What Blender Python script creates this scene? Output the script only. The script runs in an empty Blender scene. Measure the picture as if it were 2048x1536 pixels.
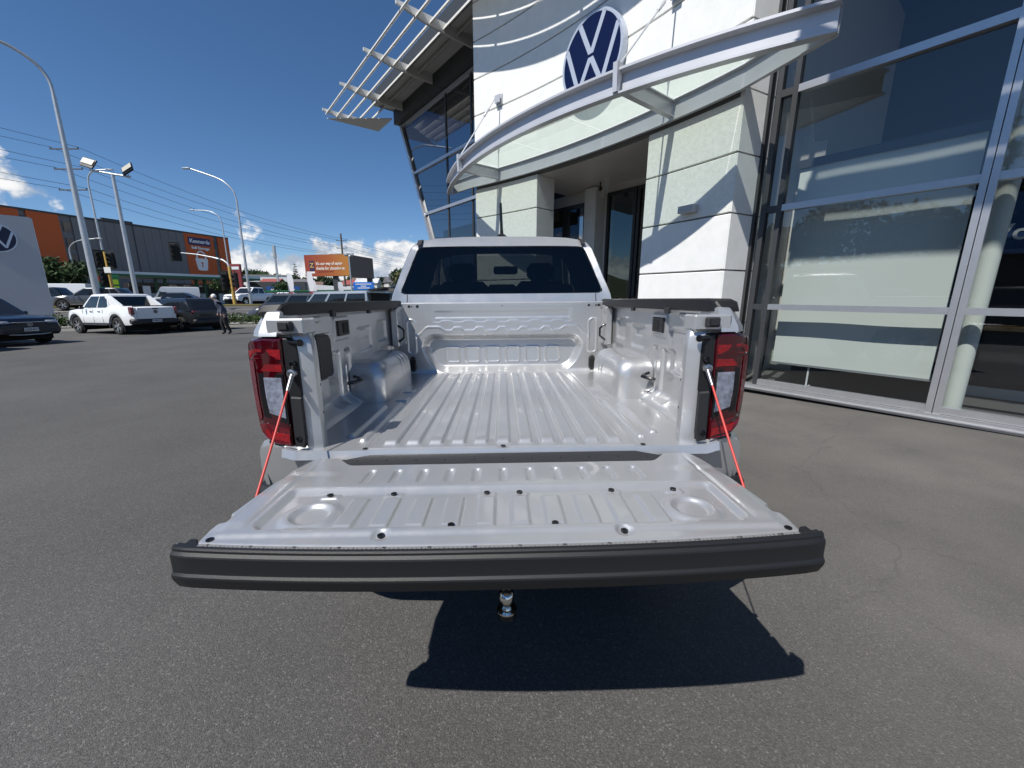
import bpy, bmesh, math, random
import numpy as np
from mathutils import Matrix, Vector
random.seed(7); np.random.seed(7)
sc = bpy.context.scene
COL = sc.collection
R = math.radians

# ------------------------------------------------------------------ camera
CAMP = np.array([0.006, 0.0, 1.38]); FPX = 790.0
def rot(p, y, r):
    cy, sy = math.cos(y), math.sin(y)
    fwd = np.array([sy*math.cos(p), cy*math.cos(p), -math.sin(p)]); right = np.array([cy, -sy, 0.0])
    down = np.cross(fwd, right)
    return np.array([math.cos(r)*right+math.sin(r)*down, -math.sin(r)*right+math.cos(r)*down, fwd])
MC = rot(R(11.9), R(1.2), R(.5))
cam_d = bpy.data.cameras.new('camera'); cam = bpy.data.objects.new('camera', cam_d); COL.objects.link(cam)
m = Matrix.Identity(4)
for i in range(3):
    m[i][0] = MC[0][i]; m[i][1] = -MC[1][i]; m[i][2] = -MC[2][i]; m[i][3] = CAMP[i]
cam.matrix_world = m
cam_d.sensor_fit = 'HORIZONTAL'; cam_d.sensor_width = 36.0; cam_d.lens = 36.0*FPX/2048.0
cam_d.clip_start = .02; cam_d.clip_end = 6000
sc.camera = cam

# ------------------------------------------------------------------ light, sky, exposure
SUN = Vector((-.49, -.53, 1.0)).normalized()
elev = math.asin(SUN.z)
sl = bpy.data.lights.new('sun', 'SUN'); sl.energy = 5.0; sl.angle = R(.5); sl.color = (1.0, .965, .91)
so = bpy.data.objects.new('sun', sl); COL.objects.link(so)
so.rotation_euler = SUN.to_track_quat('Z', 'Y').to_euler(); so.location = (-30, -30, 60)
w = bpy.data.worlds.new('World'); sc.world = w; w.use_nodes = True
nt = w.node_tree; N_ = nt.nodes; L_ = nt.links
for n in list(N_): N_.remove(n)
out = N_.new('ShaderNodeOutputWorld')
sky = N_.new('ShaderNodeTexSky'); sky.sky_type = 'NISHITA'; sky.sun_disc = False
sky.sun_elevation = elev; sky.sun_rotation = math.atan2(SUN.x, SUN.y)
sky.air_density = 1.0; sky.dust_density = .0; sky.ozone_density = 3.0; sky.altitude = 2200
hsv = N_.new('ShaderNodeHueSaturation'); hsv.inputs['Saturation'].default_value = 1.15; hsv.inputs['Value'].default_value = 1.0
L_.new(sky.outputs[0], hsv.inputs['Color'])
bg1 = N_.new('ShaderNodeBackground'); bg1.inputs[1].default_value = .100
L_.new(hsv.outputs[0], bg1.inputs[0])
tc = N_.new('ShaderNodeTexCoord')
def mnode(op, a=None, b=None, c=None, clamp=False):
    n = N_.new('ShaderNodeMath'); n.operation = op; n.use_clamp = clamp
    for i, x in enumerate((a, b, c)):
        if x is None: continue
        if isinstance(x, (int, float)): n.inputs[i].default_value = x
        else: L_.new(x, n.inputs[i])
    return n.outputs[0]
def mrange(x, a, b, c, d, smooth=True):
    n = N_.new('ShaderNodeMapRange'); n.interpolation_type = 'SMOOTHSTEP' if smooth else 'LINEAR'
    L_.new(x, n.inputs['Value'])
    for k, v in zip(('From Min', 'From Max', 'To Min', 'To Max'), (a, b, c, d)):
        if isinstance(v, (int, float)): n.inputs[k].default_value = v
        else: L_.new(v, n.inputs[k])
    return n.outputs['Result']
def wnoise(scale, detail, rough, off, sc3=(1, 1, 1), dist=0.0):
    mp = N_.new('ShaderNodeMapping'); mp.inputs['Scale'].default_value = sc3; mp.inputs['Location'].default_value = off; mp.inputs['Rotation'].default_value = (0, 0, CLOUD_ROT)
    L_.new(tc.outputs['Generated'], mp.inputs['Vector'])
    n = N_.new('ShaderNodeTexNoise'); n.inputs['Scale'].default_value = scale; n.inputs['Detail'].default_value = detail
    n.inputs['Roughness'].default_value = rough; n.inputs['Distortion'].default_value = dist
    L_.new(mp.outputs[0], n.inputs['Vector']); return n.outputs['Fac']
sep = N_.new('ShaderNodeSeparateXYZ'); L_.new(tc.outputs['Generated'], sep.inputs[0])
ez = sep.outputs['Z']
CLOUD_OFF = (3.1, 7.7, 0.4); CLOUD_ROT = R(-12)
big = wnoise(2.9, 2, .5, CLOUD_OFF)
puff = wnoise(8.5, 12, .60, CLOUD_OFF, (1, 1, 1.35), .1)
def blob(d, c0, amp):                      # a bigger cumulus standing in one direction
    vm = N_.new('ShaderNodeVectorMath'); vm.operation = 'DOT_PRODUCT'; L_.new(tc.outputs['Generated'], vm.inputs[0]); vm.inputs[1].default_value = d
    return mrange(vm.outputs['Value'], c0, 1.0, 0.0, amp)
dens = mnode('ADD', mnode('MULTIPLY', big, .62), mnode('MULTIPLY', puff, .5))
dens = mnode('ADD', dens, blob((-.775, .606, .178), math.cos(R(8.2)), .275))
thr = mrange(ez, .0, .28, .465, .82, False)
mask = mnode('MULTIPLY', mrange(mnode('SUBTRACT', dens, thr), .0, .045, 0, 1), mrange(ez, -.03, .01, 0, 1))
lit = wnoise(8.5, 7, .60, (CLOUD_OFF[0]+.012, CLOUD_OFF[1]+.012, CLOUD_OFF[2]-.03), (1, 1, 1.35), .1)
shade = mrange(mnode('SUBTRACT', puff, lit), -.10, .10, .55, 1.0)
crmp = N_.new('ShaderNodeMix'); crmp.data_type = 'RGBA'
crmp.inputs[6].default_value = (.42, .50, .62, 1); crmp.inputs[7].default_value = (1.0, 1.0, 1.0, 1)
L_.new(mrange(shade, .55, 1.0, 0, 1, False), crmp.inputs[0])
bg2 = N_.new('ShaderNodeBackground'); bg2.inputs[1].default_value = .86
L_.new(crmp.outputs[2], bg2.inputs[0])
mix = N_.new('ShaderNodeMixShader')
L_.new(mask, mix.inputs[0]); L_.new(bg1.outputs[0], mix.inputs[1]); L_.new(bg2.outputs[0], mix.inputs[2])
L_.new(mix.outputs[0], out.inputs[0])
sc.view_settings.view_transform = 'Standard'; sc.view_settings.look = 'None'
sc.view_settings.exposure = 0.18; sc.view_settings.gamma = 1.0; sc.view_settings.use_curve_mapping = False
sc.cycles.use_denoising = True
sc.cycles.max_bounces = 8; sc.cycles.transparent_max_bounces = 16; sc.cycles.caustics_reflective = False; sc.cycles.caustics_refractive = False
sc.cycles.sample_clamp_indirect = 6.0

# ------------------------------------------------------------------ materials
MATS = {}
def mat(name, col=(.5, .5, .5), rough=.5, metal=0.0, coat=0.0, spec=.5, var=0.0, vscale=4.0, bump=0.0, bscale=60.0, emit=0.0, coat_rough=.05, col2=None, vrough=0.0):
    if name in MATS: return MATS[name]
    m = bpy.data.materials.new(name); m.use_nodes = True; t = m.node_tree
    b = t.nodes['Principled BSDF']
    b.inputs['Base Color'].default_value = (*col, 1); b.inputs['Roughness'].default_value = rough
    b.inputs['Metallic'].default_value = metal; b.inputs['Coat Weight'].default_value = coat; b.inputs['Coat Roughness'].default_value = coat_rough
    b.inputs['Specular IOR Level'].default_value = spec
    if emit: b.inputs['Emission Color'].default_value = (*col, 1); b.inputs['Emission Strength'].default_value = emit
    if var or bump or vrough:
        c = t.nodes.new('ShaderNodeTexCoord')
    if var or vrough:
        n = t.nodes.new('ShaderNodeTexNoise'); n.inputs['Scale'].default_value = vscale; n.inputs['Detail'].default_value = 6; n.inputs['Roughness'].default_value = .65
        t.links.new(c.outputs['Object'], n.inputs['Vector'])
        rp = t.nodes.new('ShaderNodeMapRange'); rp.inputs['From Min'].default_value = .3; rp.inputs['From Max'].default_value = .7
        t.links.new(n.outputs['Fac'], rp.inputs['Value'])
        if var:
            mx = t.nodes.new('ShaderNodeMix'); mx.data_type = 'RGBA'
            c2 = col2 or tuple(x*(1-var) for x in col)
            mx.inputs[6].default_value = (*c2, 1); mx.inputs[7].default_value = (*(tuple(min(1, x*(1+var*.5)) for x in col)), 1)
            t.links.new(rp.outputs['Result'], mx.inputs[0]); t.links.new(mx.outputs[2], b.inputs['Base Color'])
        if vrough:
            r2 = t.nodes.new('ShaderNodeMapRange'); r2.inputs['To Min'].default_value = max(0, rough-vrough); r2.inputs['To Max'].default_value = rough+vrough
            t.links.new(rp.outputs['Result'], r2.inputs['Value']); t.links.new(r2.outputs['Result'], b.inputs['Roughness'])
    if bump:
        n2 = t.nodes.new('ShaderNodeTexNoise'); n2.inputs['Scale'].default_value = bscale; n2.inputs['Detail'].default_value = 4
        t.links.new(c.outputs['Object'], n2.inputs['Vector'])
        bp = t.nodes.new('ShaderNodeBump'); bp.inputs['Strength'].default_value = bump; bp.inputs['Distance'].default_value = .01
        t.links.new(n2.outputs['Fac'], bp.inputs['Height']); t.links.new(bp.outputs['Normal'], b.inputs['Normal'])
    MATS[name] = m; return m
def glass(name, tint=(.5, .55, .55), refl=1.0, rough=0.0, ior=1.5, haze=None):
    """thin pane: tinted see-through plus mirror reflection by Fresnel"""
    if name in MATS: return MATS[name]
    m = bpy.data.materials.new(name); m.use_nodes = True; t = m.node_tree
    for n in list(t.nodes): t.nodes.remove(n)
    o = t.nodes.new('ShaderNodeOutputMaterial'); tr = t.nodes.new('ShaderNodeBsdfTransparent'); gl = t.nodes.new('ShaderNodeBsdfGlossy')
    tr.inputs[0].default_value = (*tint, 1); gl.inputs['Roughness'].default_value = rough; gl.inputs[0].default_value = (refl, refl, refl, 1)
    lw = t.nodes.new('ShaderNodeLayerWeight'); lw.inputs['Blend'].default_value = .5     # Schlick, same from both sides
    pw = t.nodes.new('ShaderNodeMath'); pw.operation = 'POWER'; pw.inputs[1].default_value = 5.0; t.links.new(lw.outputs['Facing'], pw.inputs[0])
    f0 = ((ior-1)/(ior+1))**2*2
    fr = t.nodes.new('ShaderNodeMath'); fr.operation = 'MULTIPLY_ADD'; fr.inputs[1].default_value = 1-f0; fr.inputs[2].default_value = f0; t.links.new(pw.outputs[0], fr.inputs[0])
    mx = t.nodes.new('ShaderNodeMixShader'); t.links.new(fr.outputs[0], mx.inputs[0])
    base = tr.outputs[0]
    if haze:
        df = t.nodes.new('ShaderNodeBsdfDiffuse'); df.inputs[0].default_value = (*haze[:3], 1)
        tl = t.nodes.new('ShaderNodeBsdfTranslucent'); tl.inputs[0].default_value = (*haze[:3], 1)
        a = t.nodes.new('ShaderNodeMixShader'); a.inputs[0].default_value = .5
        t.links.new(df.outputs[0], a.inputs[1]); t.links.new(tl.outputs[0], a.inputs[2])
        m2 = t.nodes.new('ShaderNodeMixShader'); m2.inputs[0].default_value = haze[3]
        t.links.new(tr.outputs[0], m2.inputs[1]); t.links.new(a.outputs[0], m2.inputs[2]); base = m2.outputs[0]
    t.links.new(base, mx.inputs[1]); t.links.new(gl.outputs[0], mx.inputs[2]); t.links.new(mx.outputs[0], o.inputs[0])
    MATS[name] = m; return m

def asphalt_mat():
    m = bpy.data.materials.new('asphalt'); m.use_nodes = True; t = m.node_tree; b = t.nodes['Principled BSDF']; nn = t.nodes.new; lk = t.links.new
    c = nn('ShaderNodeTexCoord'); P = c.outputs['Object']
    v = nn('ShaderNodeTexVoronoi'); v.inputs['Scale'].default_value = 190; lk(P, v.inputs['Vector'])
    v2 = nn('ShaderNodeTexVoronoi'); v2.inputs['Scale'].default_value = 420; lk(P, v2.inputs['Vector'])
    bw = nn('ShaderNodeSeparateColor'); lk(v.outputs['Color'], bw.inputs[0])
    bw2 = nn('ShaderNodeSeparateColor'); lk(v2.outputs['Color'], bw2.inputs[0])
    r = nn('ShaderNodeValToRGB'); e = r.color_ramp.elements
    e[0].position = 0; e[0].color = (.046, .0447, .0432, 1); e[1].position = 1; e[1].color = (.235, .228, .218, 1)
    x = e.new(.55); x.color = (.082, .0795, .0765, 1); x = e.new(.93); x.color = (.124, .120, .115, 1)
    lk(bw.outputs[0], r.inputs[0])
    r2 = nn('ShaderNodeValToRGB'); e = r2.color_ramp.elements
    e[0].color = (.052, .0503, .0485, 1); e[1].color = (.140, .135, .129, 1); lk(bw2.outputs[1], r2.inputs[0])
    mx = nn('ShaderNodeMix'); mx.data_type = 'RGBA'; mx.inputs[0].default_value = .45; lk(r.outputs[0], mx.inputs[6]); lk(r2.outputs[0], mx.inputs[7])
    # broad wear: paler, browner patches and tyre-polished lanes
    n = nn('ShaderNodeTexNoise'); n.inputs['Scale'].default_value = .55; n.inputs['Detail'].default_value = 5; n.inputs['Roughness'].default_value = .6; lk(P, n.inputs['Vector'])
    rp = nn('ShaderNodeMapRange'); rp.inputs['From Min'].default_value = .3; rp.inputs['From Max'].default_value = .7; rp.inputs['To Min'].default_value = .82; rp.inputs['To Max'].default_value = 1.14; lk(n.outputs['Fac'], rp.inputs[0])
    sx = nn('ShaderNodeSeparateXYZ'); lk(P, sx.inputs[0])
    wear = nn('ShaderNodeMapRange'); wear.interpolation_type = 'SMOOTHSTEP'; wear.inputs['From Min'].default_value = .3; wear.inputs['From Max'].default_value = 2.6; lk(sx.outputs['X'], wear.inputs[0])
    n3 = nn('ShaderNodeTexNoise'); n3.inputs['Scale'].default_value = 1.7; n3.inputs['Detail'].default_value = 6; lk(P, n3.inputs['Vector'])
    wm = nn('ShaderNodeMath'); wm.operation = 'MULTIPLY'; lk(wear.outputs[0], wm.inputs[0])
    w3 = nn('ShaderNodeMapRange'); w3.inputs['From Min'].default_value = .3; w3.inputs['From Max'].default_value = .6; w3.inputs['To Min'].default_value = .45; w3.inputs['To Max'].default_value = 1.0; lk(n3.outputs['Fac'], w3.inputs[0]); lk(w3.outputs[0], wm.inputs[1])
    pale = nn('ShaderNodeMix'); pale.data_type = 'RGBA'; pale.inputs[7].default_value = (.162, .151, .138, 1)
    wm2 = nn('ShaderNodeMath'); wm2.operation = 'MULTIPLY'; wm2.inputs[1].default_value = .62; lk(wm.outputs[0], wm2.inputs[0])
    lk(wm2.outputs[0], pale.inputs[0]); lk(mx.outputs[2], pale.inputs[6])
    mu = nn('ShaderNodeMix'); mu.data_type = 'RGBA'; mu.blend_type = 'MULTIPLY'; mu.inputs[0].default_value = 1
    lk(pale.outputs[2], mu.inputs[6]); lk(rp.outputs[0], mu.inputs[7])
    # oil spots
    n4 = nn('ShaderNodeTexNoise'); n4.inputs['Scale'].default_value = 2.3; n4.inputs['Detail'].default_value = 8; n4.inputs['Roughness'].default_value = .7; lk(P, n4.inputs['Vector'])
    sp = nn('ShaderNodeMapRange'); sp.inputs['From Min'].default_value = .69; sp.inputs['From Max'].default_value = .74; sp.inputs['To Min'].default_value = 1; sp.inputs['To Max'].default_value = .55; lk(n4.outputs['Fac'], sp.inputs[0])
    mu2 = nn('ShaderNodeMix'); mu2.data_type = 'RGBA'; mu2.blend_type = 'MULTIPLY'; mu2.inputs[0].default_value = 1
    lk(mu.outputs[2], mu2.inputs[6]); lk(sp.outputs[0], mu2.inputs[7])
    # hair cracks
    cv = nn('ShaderNodeTexVoronoi'); cv.feature = 'DISTANCE_TO_EDGE'; cv.inputs['Scale'].default_value = .42
    wp = nn('ShaderNodeVectorMath'); wp.operation = 'MULTIPLY_ADD'; wp.inputs[1].default_value = (.35, .35, 0); 
    nw = nn('ShaderNodeTexNoise'); nw.inputs['Scale'].default_value = 3; nw.inputs['Detail'].default_value = 6; lk(P, nw.inputs['Vector'])
    lk(nw.outputs['Color'], wp.inputs[0]); lk(P, wp.inputs[2]); lk(wp.outputs[0], cv.inputs['Vector'])
    cr = nn('ShaderNodeMapRange'); cr.inputs['From Min'].default_value = .0; cr.inputs['From Max'].default_value = .004; cr.inputs['To Min'].default_value = .5; cr.inputs['To Max'].default_value = 1; lk(cv.outputs['Distance'], cr.inputs[0])
    mu3 = nn('ShaderNodeMix'); mu3.data_type = 'RGBA'; mu3.blend_type = 'MULTIPLY'
    cf = nn('ShaderNodeMath'); cf.operation = 'MULTIPLY'; cf.inputs[1].default_value = .4; lk(wm.outputs[0], cf.inputs[0]); lk(cf.outputs[0], mu3.inputs[0]); lk(mu2.outputs[2], mu3.inputs[6]); lk(cr.outputs[0], mu3.inputs[7])
    lk(mu3.outputs[2], b.inputs['Base Color']); b.inputs['Roughness'].default_value = .82; b.inputs['Specular IOR Level'].default_value = .35
    ad = nn('ShaderNodeMath'); ad.operation = 'ADD'; lk(v.outputs['Distance'], ad.inputs[0]); lk(v2.outputs['Distance'], ad.inputs[1])
    bp = nn('ShaderNodeBump'); bp.inputs['Strength'].default_value = .55; bp.inputs['Distance'].default_value = .004; bp.invert = True
    lk(ad.outputs[0], bp.inputs['Height']); lk(bp.outputs['Normal'], b.inputs['Normal'])
    return m

M_SILVER = mat('silver_paint', (.545, .55, .555), .36, .60, .75, var=.08, vscale=500, coat_rough=.03)
def smears(m_):
    # faint wipe marks and dust in the clear coat
    t = m_.node_tree; b = t.nodes['Principled BSDF']; c = t.nodes.new('ShaderNodeTexCoord'); mp = t.nodes.new('ShaderNodeMapping'); mp.inputs['Scale'].default_value = (5, 2.2, 5); t.links.new(c.outputs['Object'], mp.inputs[0])
    n = t.nodes.new('ShaderNodeTexNoise'); n.inputs['Scale'].default_value = 2.4; n.inputs['Detail'].default_value = 9; n.inputs['Roughness'].default_value = .68; n.inputs['Distortion'].default_value = .8; t.links.new(mp.outputs[0], n.inputs['Vector'])
    for inp, lo, hi in (('Coat Roughness', .02, .16), ('Roughness', .32, .42)):
        r_ = t.nodes.new('ShaderNodeMapRange'); r_.inputs['From Min'].default_value = .38; r_.inputs['From Max'].default_value = .66; r_.inputs['To Min'].default_value = lo; r_.inputs['To Max'].default_value = hi; t.links.new(n.outputs['Fac'], r_.inputs[0]); t.links.new(r_.outputs[0], b.inputs[inp])
    # thin film of dust, slightly warm
    src = b.inputs['Base Color'].links[0].from_socket; mx = t.nodes.new('ShaderNodeMix'); mx.data_type = 'RGBA'; mx.inputs[7].default_value = (.52, .51, .49, 1)
    d = t.nodes.new('ShaderNodeMapRange'); d.inputs['From Min'].default_value = .45; d.inputs['From Max'].default_value = .75; d.inputs['To Max'].default_value = .25; t.links.new(n.outputs['Fac'], d.inputs[0]); t.links.new(d.outputs[0], mx.inputs[0]); t.links.new(src, mx.inputs[6]); t.links.new(mx.outputs[2], b.inputs['Base Color'])
smears(M_SILVER)
M_WHITE = mat('white_paint', (.80, .80, .79), .32, 0, .5)
M_BLACKPL = mat('black_plastic', (.022, .022, .024), .5, bump=.25, bscale=900)
M_GREYPL = mat('charcoal_plastic', (.013, .0135, .0145), .46, spec=.4, bump=.15, bscale=700)
M_BLACK = mat('black_gloss', (.010, .010, .012), .18)
M_VOID = mat('dark_cavity', (.006, .006, .006), .8)
M_CHROME = mat('chrome', (.75, .74, .70), .12, 1.0)
M_STEEL = mat('steel', (.45, .45, .46), .35, 1.0)
M_TYRE = mat('tyre_rubber', (.018, .018, .018), .8)
M_ALLOY = mat('alloy_rim', (.55, .56, .58), .25, .9)
M_REDLENS = mat('red_lens', (.13, .002, .005), .12, 0, 1.0, var=.4, vscale=60)
M_DKRED = mat('dark_red_lens', (.045, .001, .004), .07, 0, 1.0)
M_BRIGHTRED = mat('red_reflector', (.30, .005, .006), .2, 0, .8, var=.45, vscale=70)
M_CLEAR = mat('clear_lens', (.58, .58, .62), .22, .7, .6, var=.55, vscale=45)
def ribbed(m_, axis=2, freq=1500.0, strength=.35):
    t = m_.node_tree; b = t.nodes['Principled BSDF']; c = t.nodes.new('ShaderNodeTexCoord'); s_ = t.nodes.new('ShaderNodeSeparateXYZ'); t.links.new(c.outputs['Object'], s_.inputs[0])
    a = t.nodes.new('ShaderNodeMath'); a.operation = 'MULTIPLY'; a.inputs[1].default_value = freq; t.links.new(s_.outputs[axis], a.inputs[0])
    n = t.nodes.new('ShaderNodeMath'); n.operation = 'SINE'; t.links.new(a.outputs[0], n.inputs[0])
    bp = t.nodes.new('ShaderNodeBump'); bp.inputs['Strength'].default_value = strength; bp.inputs['Distance'].default_value = .002; t.links.new(n.outputs[0], bp.inputs['Height']); t.links.new(bp.outputs['Normal'], b.inputs['Normal'])
for m_ in (M_REDLENS, M_BRIGHTRED, M_CLEAR): ribbed(m_)
M_REDCABLE = mat('red_cable', (.55, .05, .04), .45)
M_CARGLASS = mat('car_glass', (.012, .014, .017), .04, 0, 0, .6)
M_PLATE = mat('licence_plate', (.75, .76, .74), .4)
M_GALV = mat('galvanised_steel', (.52, .54, .55), .45, .6, var=.12, vscale=3)
M_CONC = mat('concrete', (.40, .39, .36), .85, var=.18, vscale=2.5, bump=.2, bscale=40)

# ------------------------------------------------------------------ mesh helper
ORG = {}
def tag(o, label=None, cat=None, group=None, kind=None):
    if label: o['label'] = label
    if cat: o['category'] = cat
    if group: o['group'] = group
    if kind: o['kind'] = kind
    return o
def thing(name, label, cat, base=(0, 0, 0), rz=0.0, group=None, frame=None, local=False):
    o = bpy.data.objects.new(name, None); COL.objects.link(o); o.empty_display_size = .2
    mw = Matrix.Translation(base) @ Matrix.Rotation(rz, 4, 'Z')
    o.matrix_world = (frame @ mw) if frame is not None else mw
    ORG[o.name] = (0, 0, 0) if local else tuple(base)
    return tag(o, label, cat, group)
class MB:
    def __init__(s): s.v = []; s.f = []
    def add(s, v, f):
        k = len(s.v); s.v += [tuple(map(float, p)) for p in v]; s.f += [tuple(i+k for i in q) for q in f]; return s
    def box(s, c, d, rz=0.0, bev=0.0, M=None):
        x, y, z = (q/2 for q in d)
        if bev <= 0:
            vs = [(-x, -y, -z), (x, -y, -z), (x, y, -z), (-x, y, -z), (-x, -y, z), (x, -y, z), (x, y, z), (-x, y, z)]
            fs = [(0, 3, 2, 1), (4, 5, 6, 7), (0, 1, 5, 4), (1, 2, 6, 5), (2, 3, 7, 6), (3, 0, 4, 7)]
        else:
            b = min(bev, x*.9, y*.9, z*.9); vs = []; fs = []
            for sx in (-1, 1):
                for sy in (-1, 1):
                    for sz in (-1, 1):
                        vs += [(sx*x, sy*(y-b), sz*(z-b)), (sx*(x-b), sy*y, sz*(z-b)), (sx*(x-b), sy*(y-b), sz*z)]
            me = bmesh.new()
            bv = [me.verts.new(p) for p in vs]; r = bmesh.ops.convex_hull(me, input=bv)
            me.verts.index_update(); vs = [tuple(q.co) for q in me.verts]; fs = [tuple(q.index for q in fc.verts) for fc in me.faces]; me.free()
        cr, sr = math.cos(rz), math.sin(rz)
        o = []
        for p in vs:
            if M is not None: p = M @ Vector(p)
            o.append((c[0]+p[0]*cr-p[1]*sr, c[1]+p[0]*sr+p[1]*cr, c[2]+p[2]))
        return s.add(o, fs)
    def tube(s, pts, r, n=8, caps=True):
        pts = [Vector(p) for p in pts]; rs = r if isinstance(r, (list, tuple)) else [r]*len(pts); rings = []; k0 = len(s.v)
        up = None
        for i, p in enumerate(pts):
            d = (pts[min(i+1, len(pts)-1)]-pts[max(i-1, 0)]).normalized()
            if up is None:
                up = Vector((0, 0, 1)) if abs(d.z) < .9 else Vector((1, 0, 0))
            a = d.cross(up).normalized(); b = a.cross(d).normalized(); up = b
            for j in range(n):
                t = 2*math.pi*j/n; s.v.append(tuple(p+(a*math.cos(t)+b*math.sin(t))*rs[i]))
        for i in range(len(pts)-1):
            for j in range(n):
                s.f.append((k0+i*n+j, k0+i*n+(j+1) % n, k0+(i+1)*n+(j+1) % n, k0+(i+1)*n+j))
        if caps:
            s.f.append(tuple(k0+j for j in reversed(range(n)))); s.f.append(tuple(k0+(len(pts)-1)*n+j for j in range(n)))
        return s
    def prism(s, poly, fn, d0, d1, bev=0.0):
        """poly: 2D outline; fn(a,b,d)->xyz; optional chamfer at d1 (shrinks about centroid)"""
        n = len(poly); cx = sum(p[0] for p in poly)/n; cy = sum(p[1] for p in poly)/n
        layers = [(d0, 0), (d1, 0)] if bev <= 0 else [(d0, 0), (d1-(bev if d1 > d0 else -bev), 0), (d1, bev)]
        v = []; f = []
        for d, sh in layers:
            for a, b in poly:
                l = math.hypot(a-cx, b-cy) or 1; k = (l-sh)/l; v.append(fn(cx+(a-cx)*k, cy+(b-cy)*k, d))
        for q in range(len(layers)-1):
            for i in range(n): f.append((q*n+i, q*n+(i+1) % n, (q+1)*n+(i+1) % n, (q+1)*n+i))
        f.append(tuple(reversed(range(n)))); f.append(tuple((len(layers)-1)*n+i for i in range(n)))
        return s.add(v, f)
    def lathe(s, prof, c=(0, 0, 0), axis='z', n=24):
        v = []; f = []; m_ = len(prof)
        for i in range(n):
            t = 2*math.pi*i/n
            for r, h in prof:
                a, b = r*math.cos(t), r*math.sin(t)
                p = (a, b, h) if axis == 'z' else ((h, a, b) if axis == 'x' else (a, h, b))
                v.append((c[0]+p[0], c[1]+p[1], c[2]+p[2]))
        for i in range(n):
            for j in range(m_-1):
                f.append((i*m_+j, ((i+1) % n)*m_+j, ((i+1) % n)*m_+j+1, i*m_+j+1))
        return s.add(v, f)
    def quad(s, *p): return s.add(p, [tuple(range(len(p)))])
    def strip(s, rows):
        """rows: list of equal length point lists -> quads"""
        n = len(rows[0]); v = [p for r in rows for p in r]
        f = [(i*n+j, i*n+j+1, (i+1)*n+j+1, (i+1)*n+j) for i in range(len(rows)-1) for j in range(n-1)]
        return s.add(v, f)
    def build(s, name, material, parent=None, smooth=None, frame=None, base=None, mirror=False, fixn=True):
        vs = s.v
        o_ = ORG.get(parent.name, (0, 0, 0)) if parent is not None else (base or (0, 0, 0))
        if parent is not None and parent.parent is not None: o_ = ORG.get(parent.parent.name, (0, 0, 0)) if parent.name not in ORG else ORG[parent.name]
        me = bpy.data.meshes.new(name)
        me.from_pydata([(p[0]-o_[0], p[1]-o_[1], p[2]-o_[2]) for p in vs], [], s.f)
        if fixn:
            bm = bmesh.new(); bm.from_mesh(me); bmesh.ops.recalc_face_normals(bm, faces=bm.faces); bm.to_mesh(me); bm.free()
        if smooth is not None:
            me.shade_smooth()
            me.set_sharp_from_angle(angle=R(smooth))
        me.materials.append(material)
        ob = bpy.data.objects.new(name, me); COL.objects.link(ob)
        if parent is not None:
            ob.parent = parent; ORG[ob.name] = o_
        else:
            mw = Matrix.Translation(o_); ob.matrix_world = (frame @ mw) if frame is not None else mw
        return ob
def grid_obj(name, P, material, parent, smooth=40, fixn=False):
    """P: (nu,nv,3) array"""
    nu, nv, _ = P.shape
    o_ = np.array(ORG.get(parent.name, (0, 0, 0)))
    me = bpy.data.meshes.new(name); V = (P.reshape(-1, 3)-o_)
    I = np.arange(nu*nv).reshape(nu, nv)
    Q = np.stack([I[:-1, :-1], I[1:, :-1], I[1:, 1:], I[:-1, 1:]], -1).reshape(-1, 4)
    me.vertices.add(len(V)); me.vertices.foreach_set('co', V.astype(np.float32).ravel())
    me.loops.add(Q.size); me.loops.foreach_set('vertex_index', Q.astype(np.int32).ravel())
    me.polygons.add(len(Q)); me.polygons.foreach_set('loop_start', np.arange(0, Q.size, 4, dtype=np.int32))
    me.update(calc_edges=True); me.validate()
    me.shade_smooth(); me.set_sharp_from_angle(angle=R(smooth)); me.materials.append(material)
    ob = bpy.data.objects.new(name, me); COL.objects.link(ob); ob.parent = parent; ORG[ob.name] = tuple(o_)
    return ob
def mirror_obj(o, parent, name=None):
    """mirrored copy across X=0 (own mesh, flipped faces)"""
    me = o.data.copy(); me.transform(Matrix.Scale(-1, 4, (1, 0, 0))); me.flip_normals()
    c = bpy.data.objects.new(name or o.name.split('.')[0], me); COL.objects.link(c); c.parent = parent; ORG[c.name] = ORG.get(parent.name, (0, 0, 0))
    return c
def dup(o, parent=None):
    c = o.copy(); COL.objects.link(c); c.parent = parent
    if o.name in ORG: ORG[c.name] = ORG[o.name]
    for ch in o.children: dup(ch, c)
    return c
def text_mesh(txt, size, depth=.002, bold=0.0, spacing=1.0, align='CENTER'):
    cu = bpy.data.curves.new('t', 'FONT'); cu.body = txt; cu.size = size; cu.extrude = depth; cu.offset = bold; cu.align_x = align; cu.align_y = 'CENTER'
    cu.space_character = spacing; cu.resolution_u = 3
    ob = bpy.data.objects.new('t', cu); COL.objects.link(ob)
    dg = bpy.context.evaluated_depsgraph_get(); me = bpy.data.meshes.new_from_object(ob.evaluated_get(dg))
    bpy.data.objects.remove(ob); bpy.data.curves.remove(cu); return me
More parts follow.
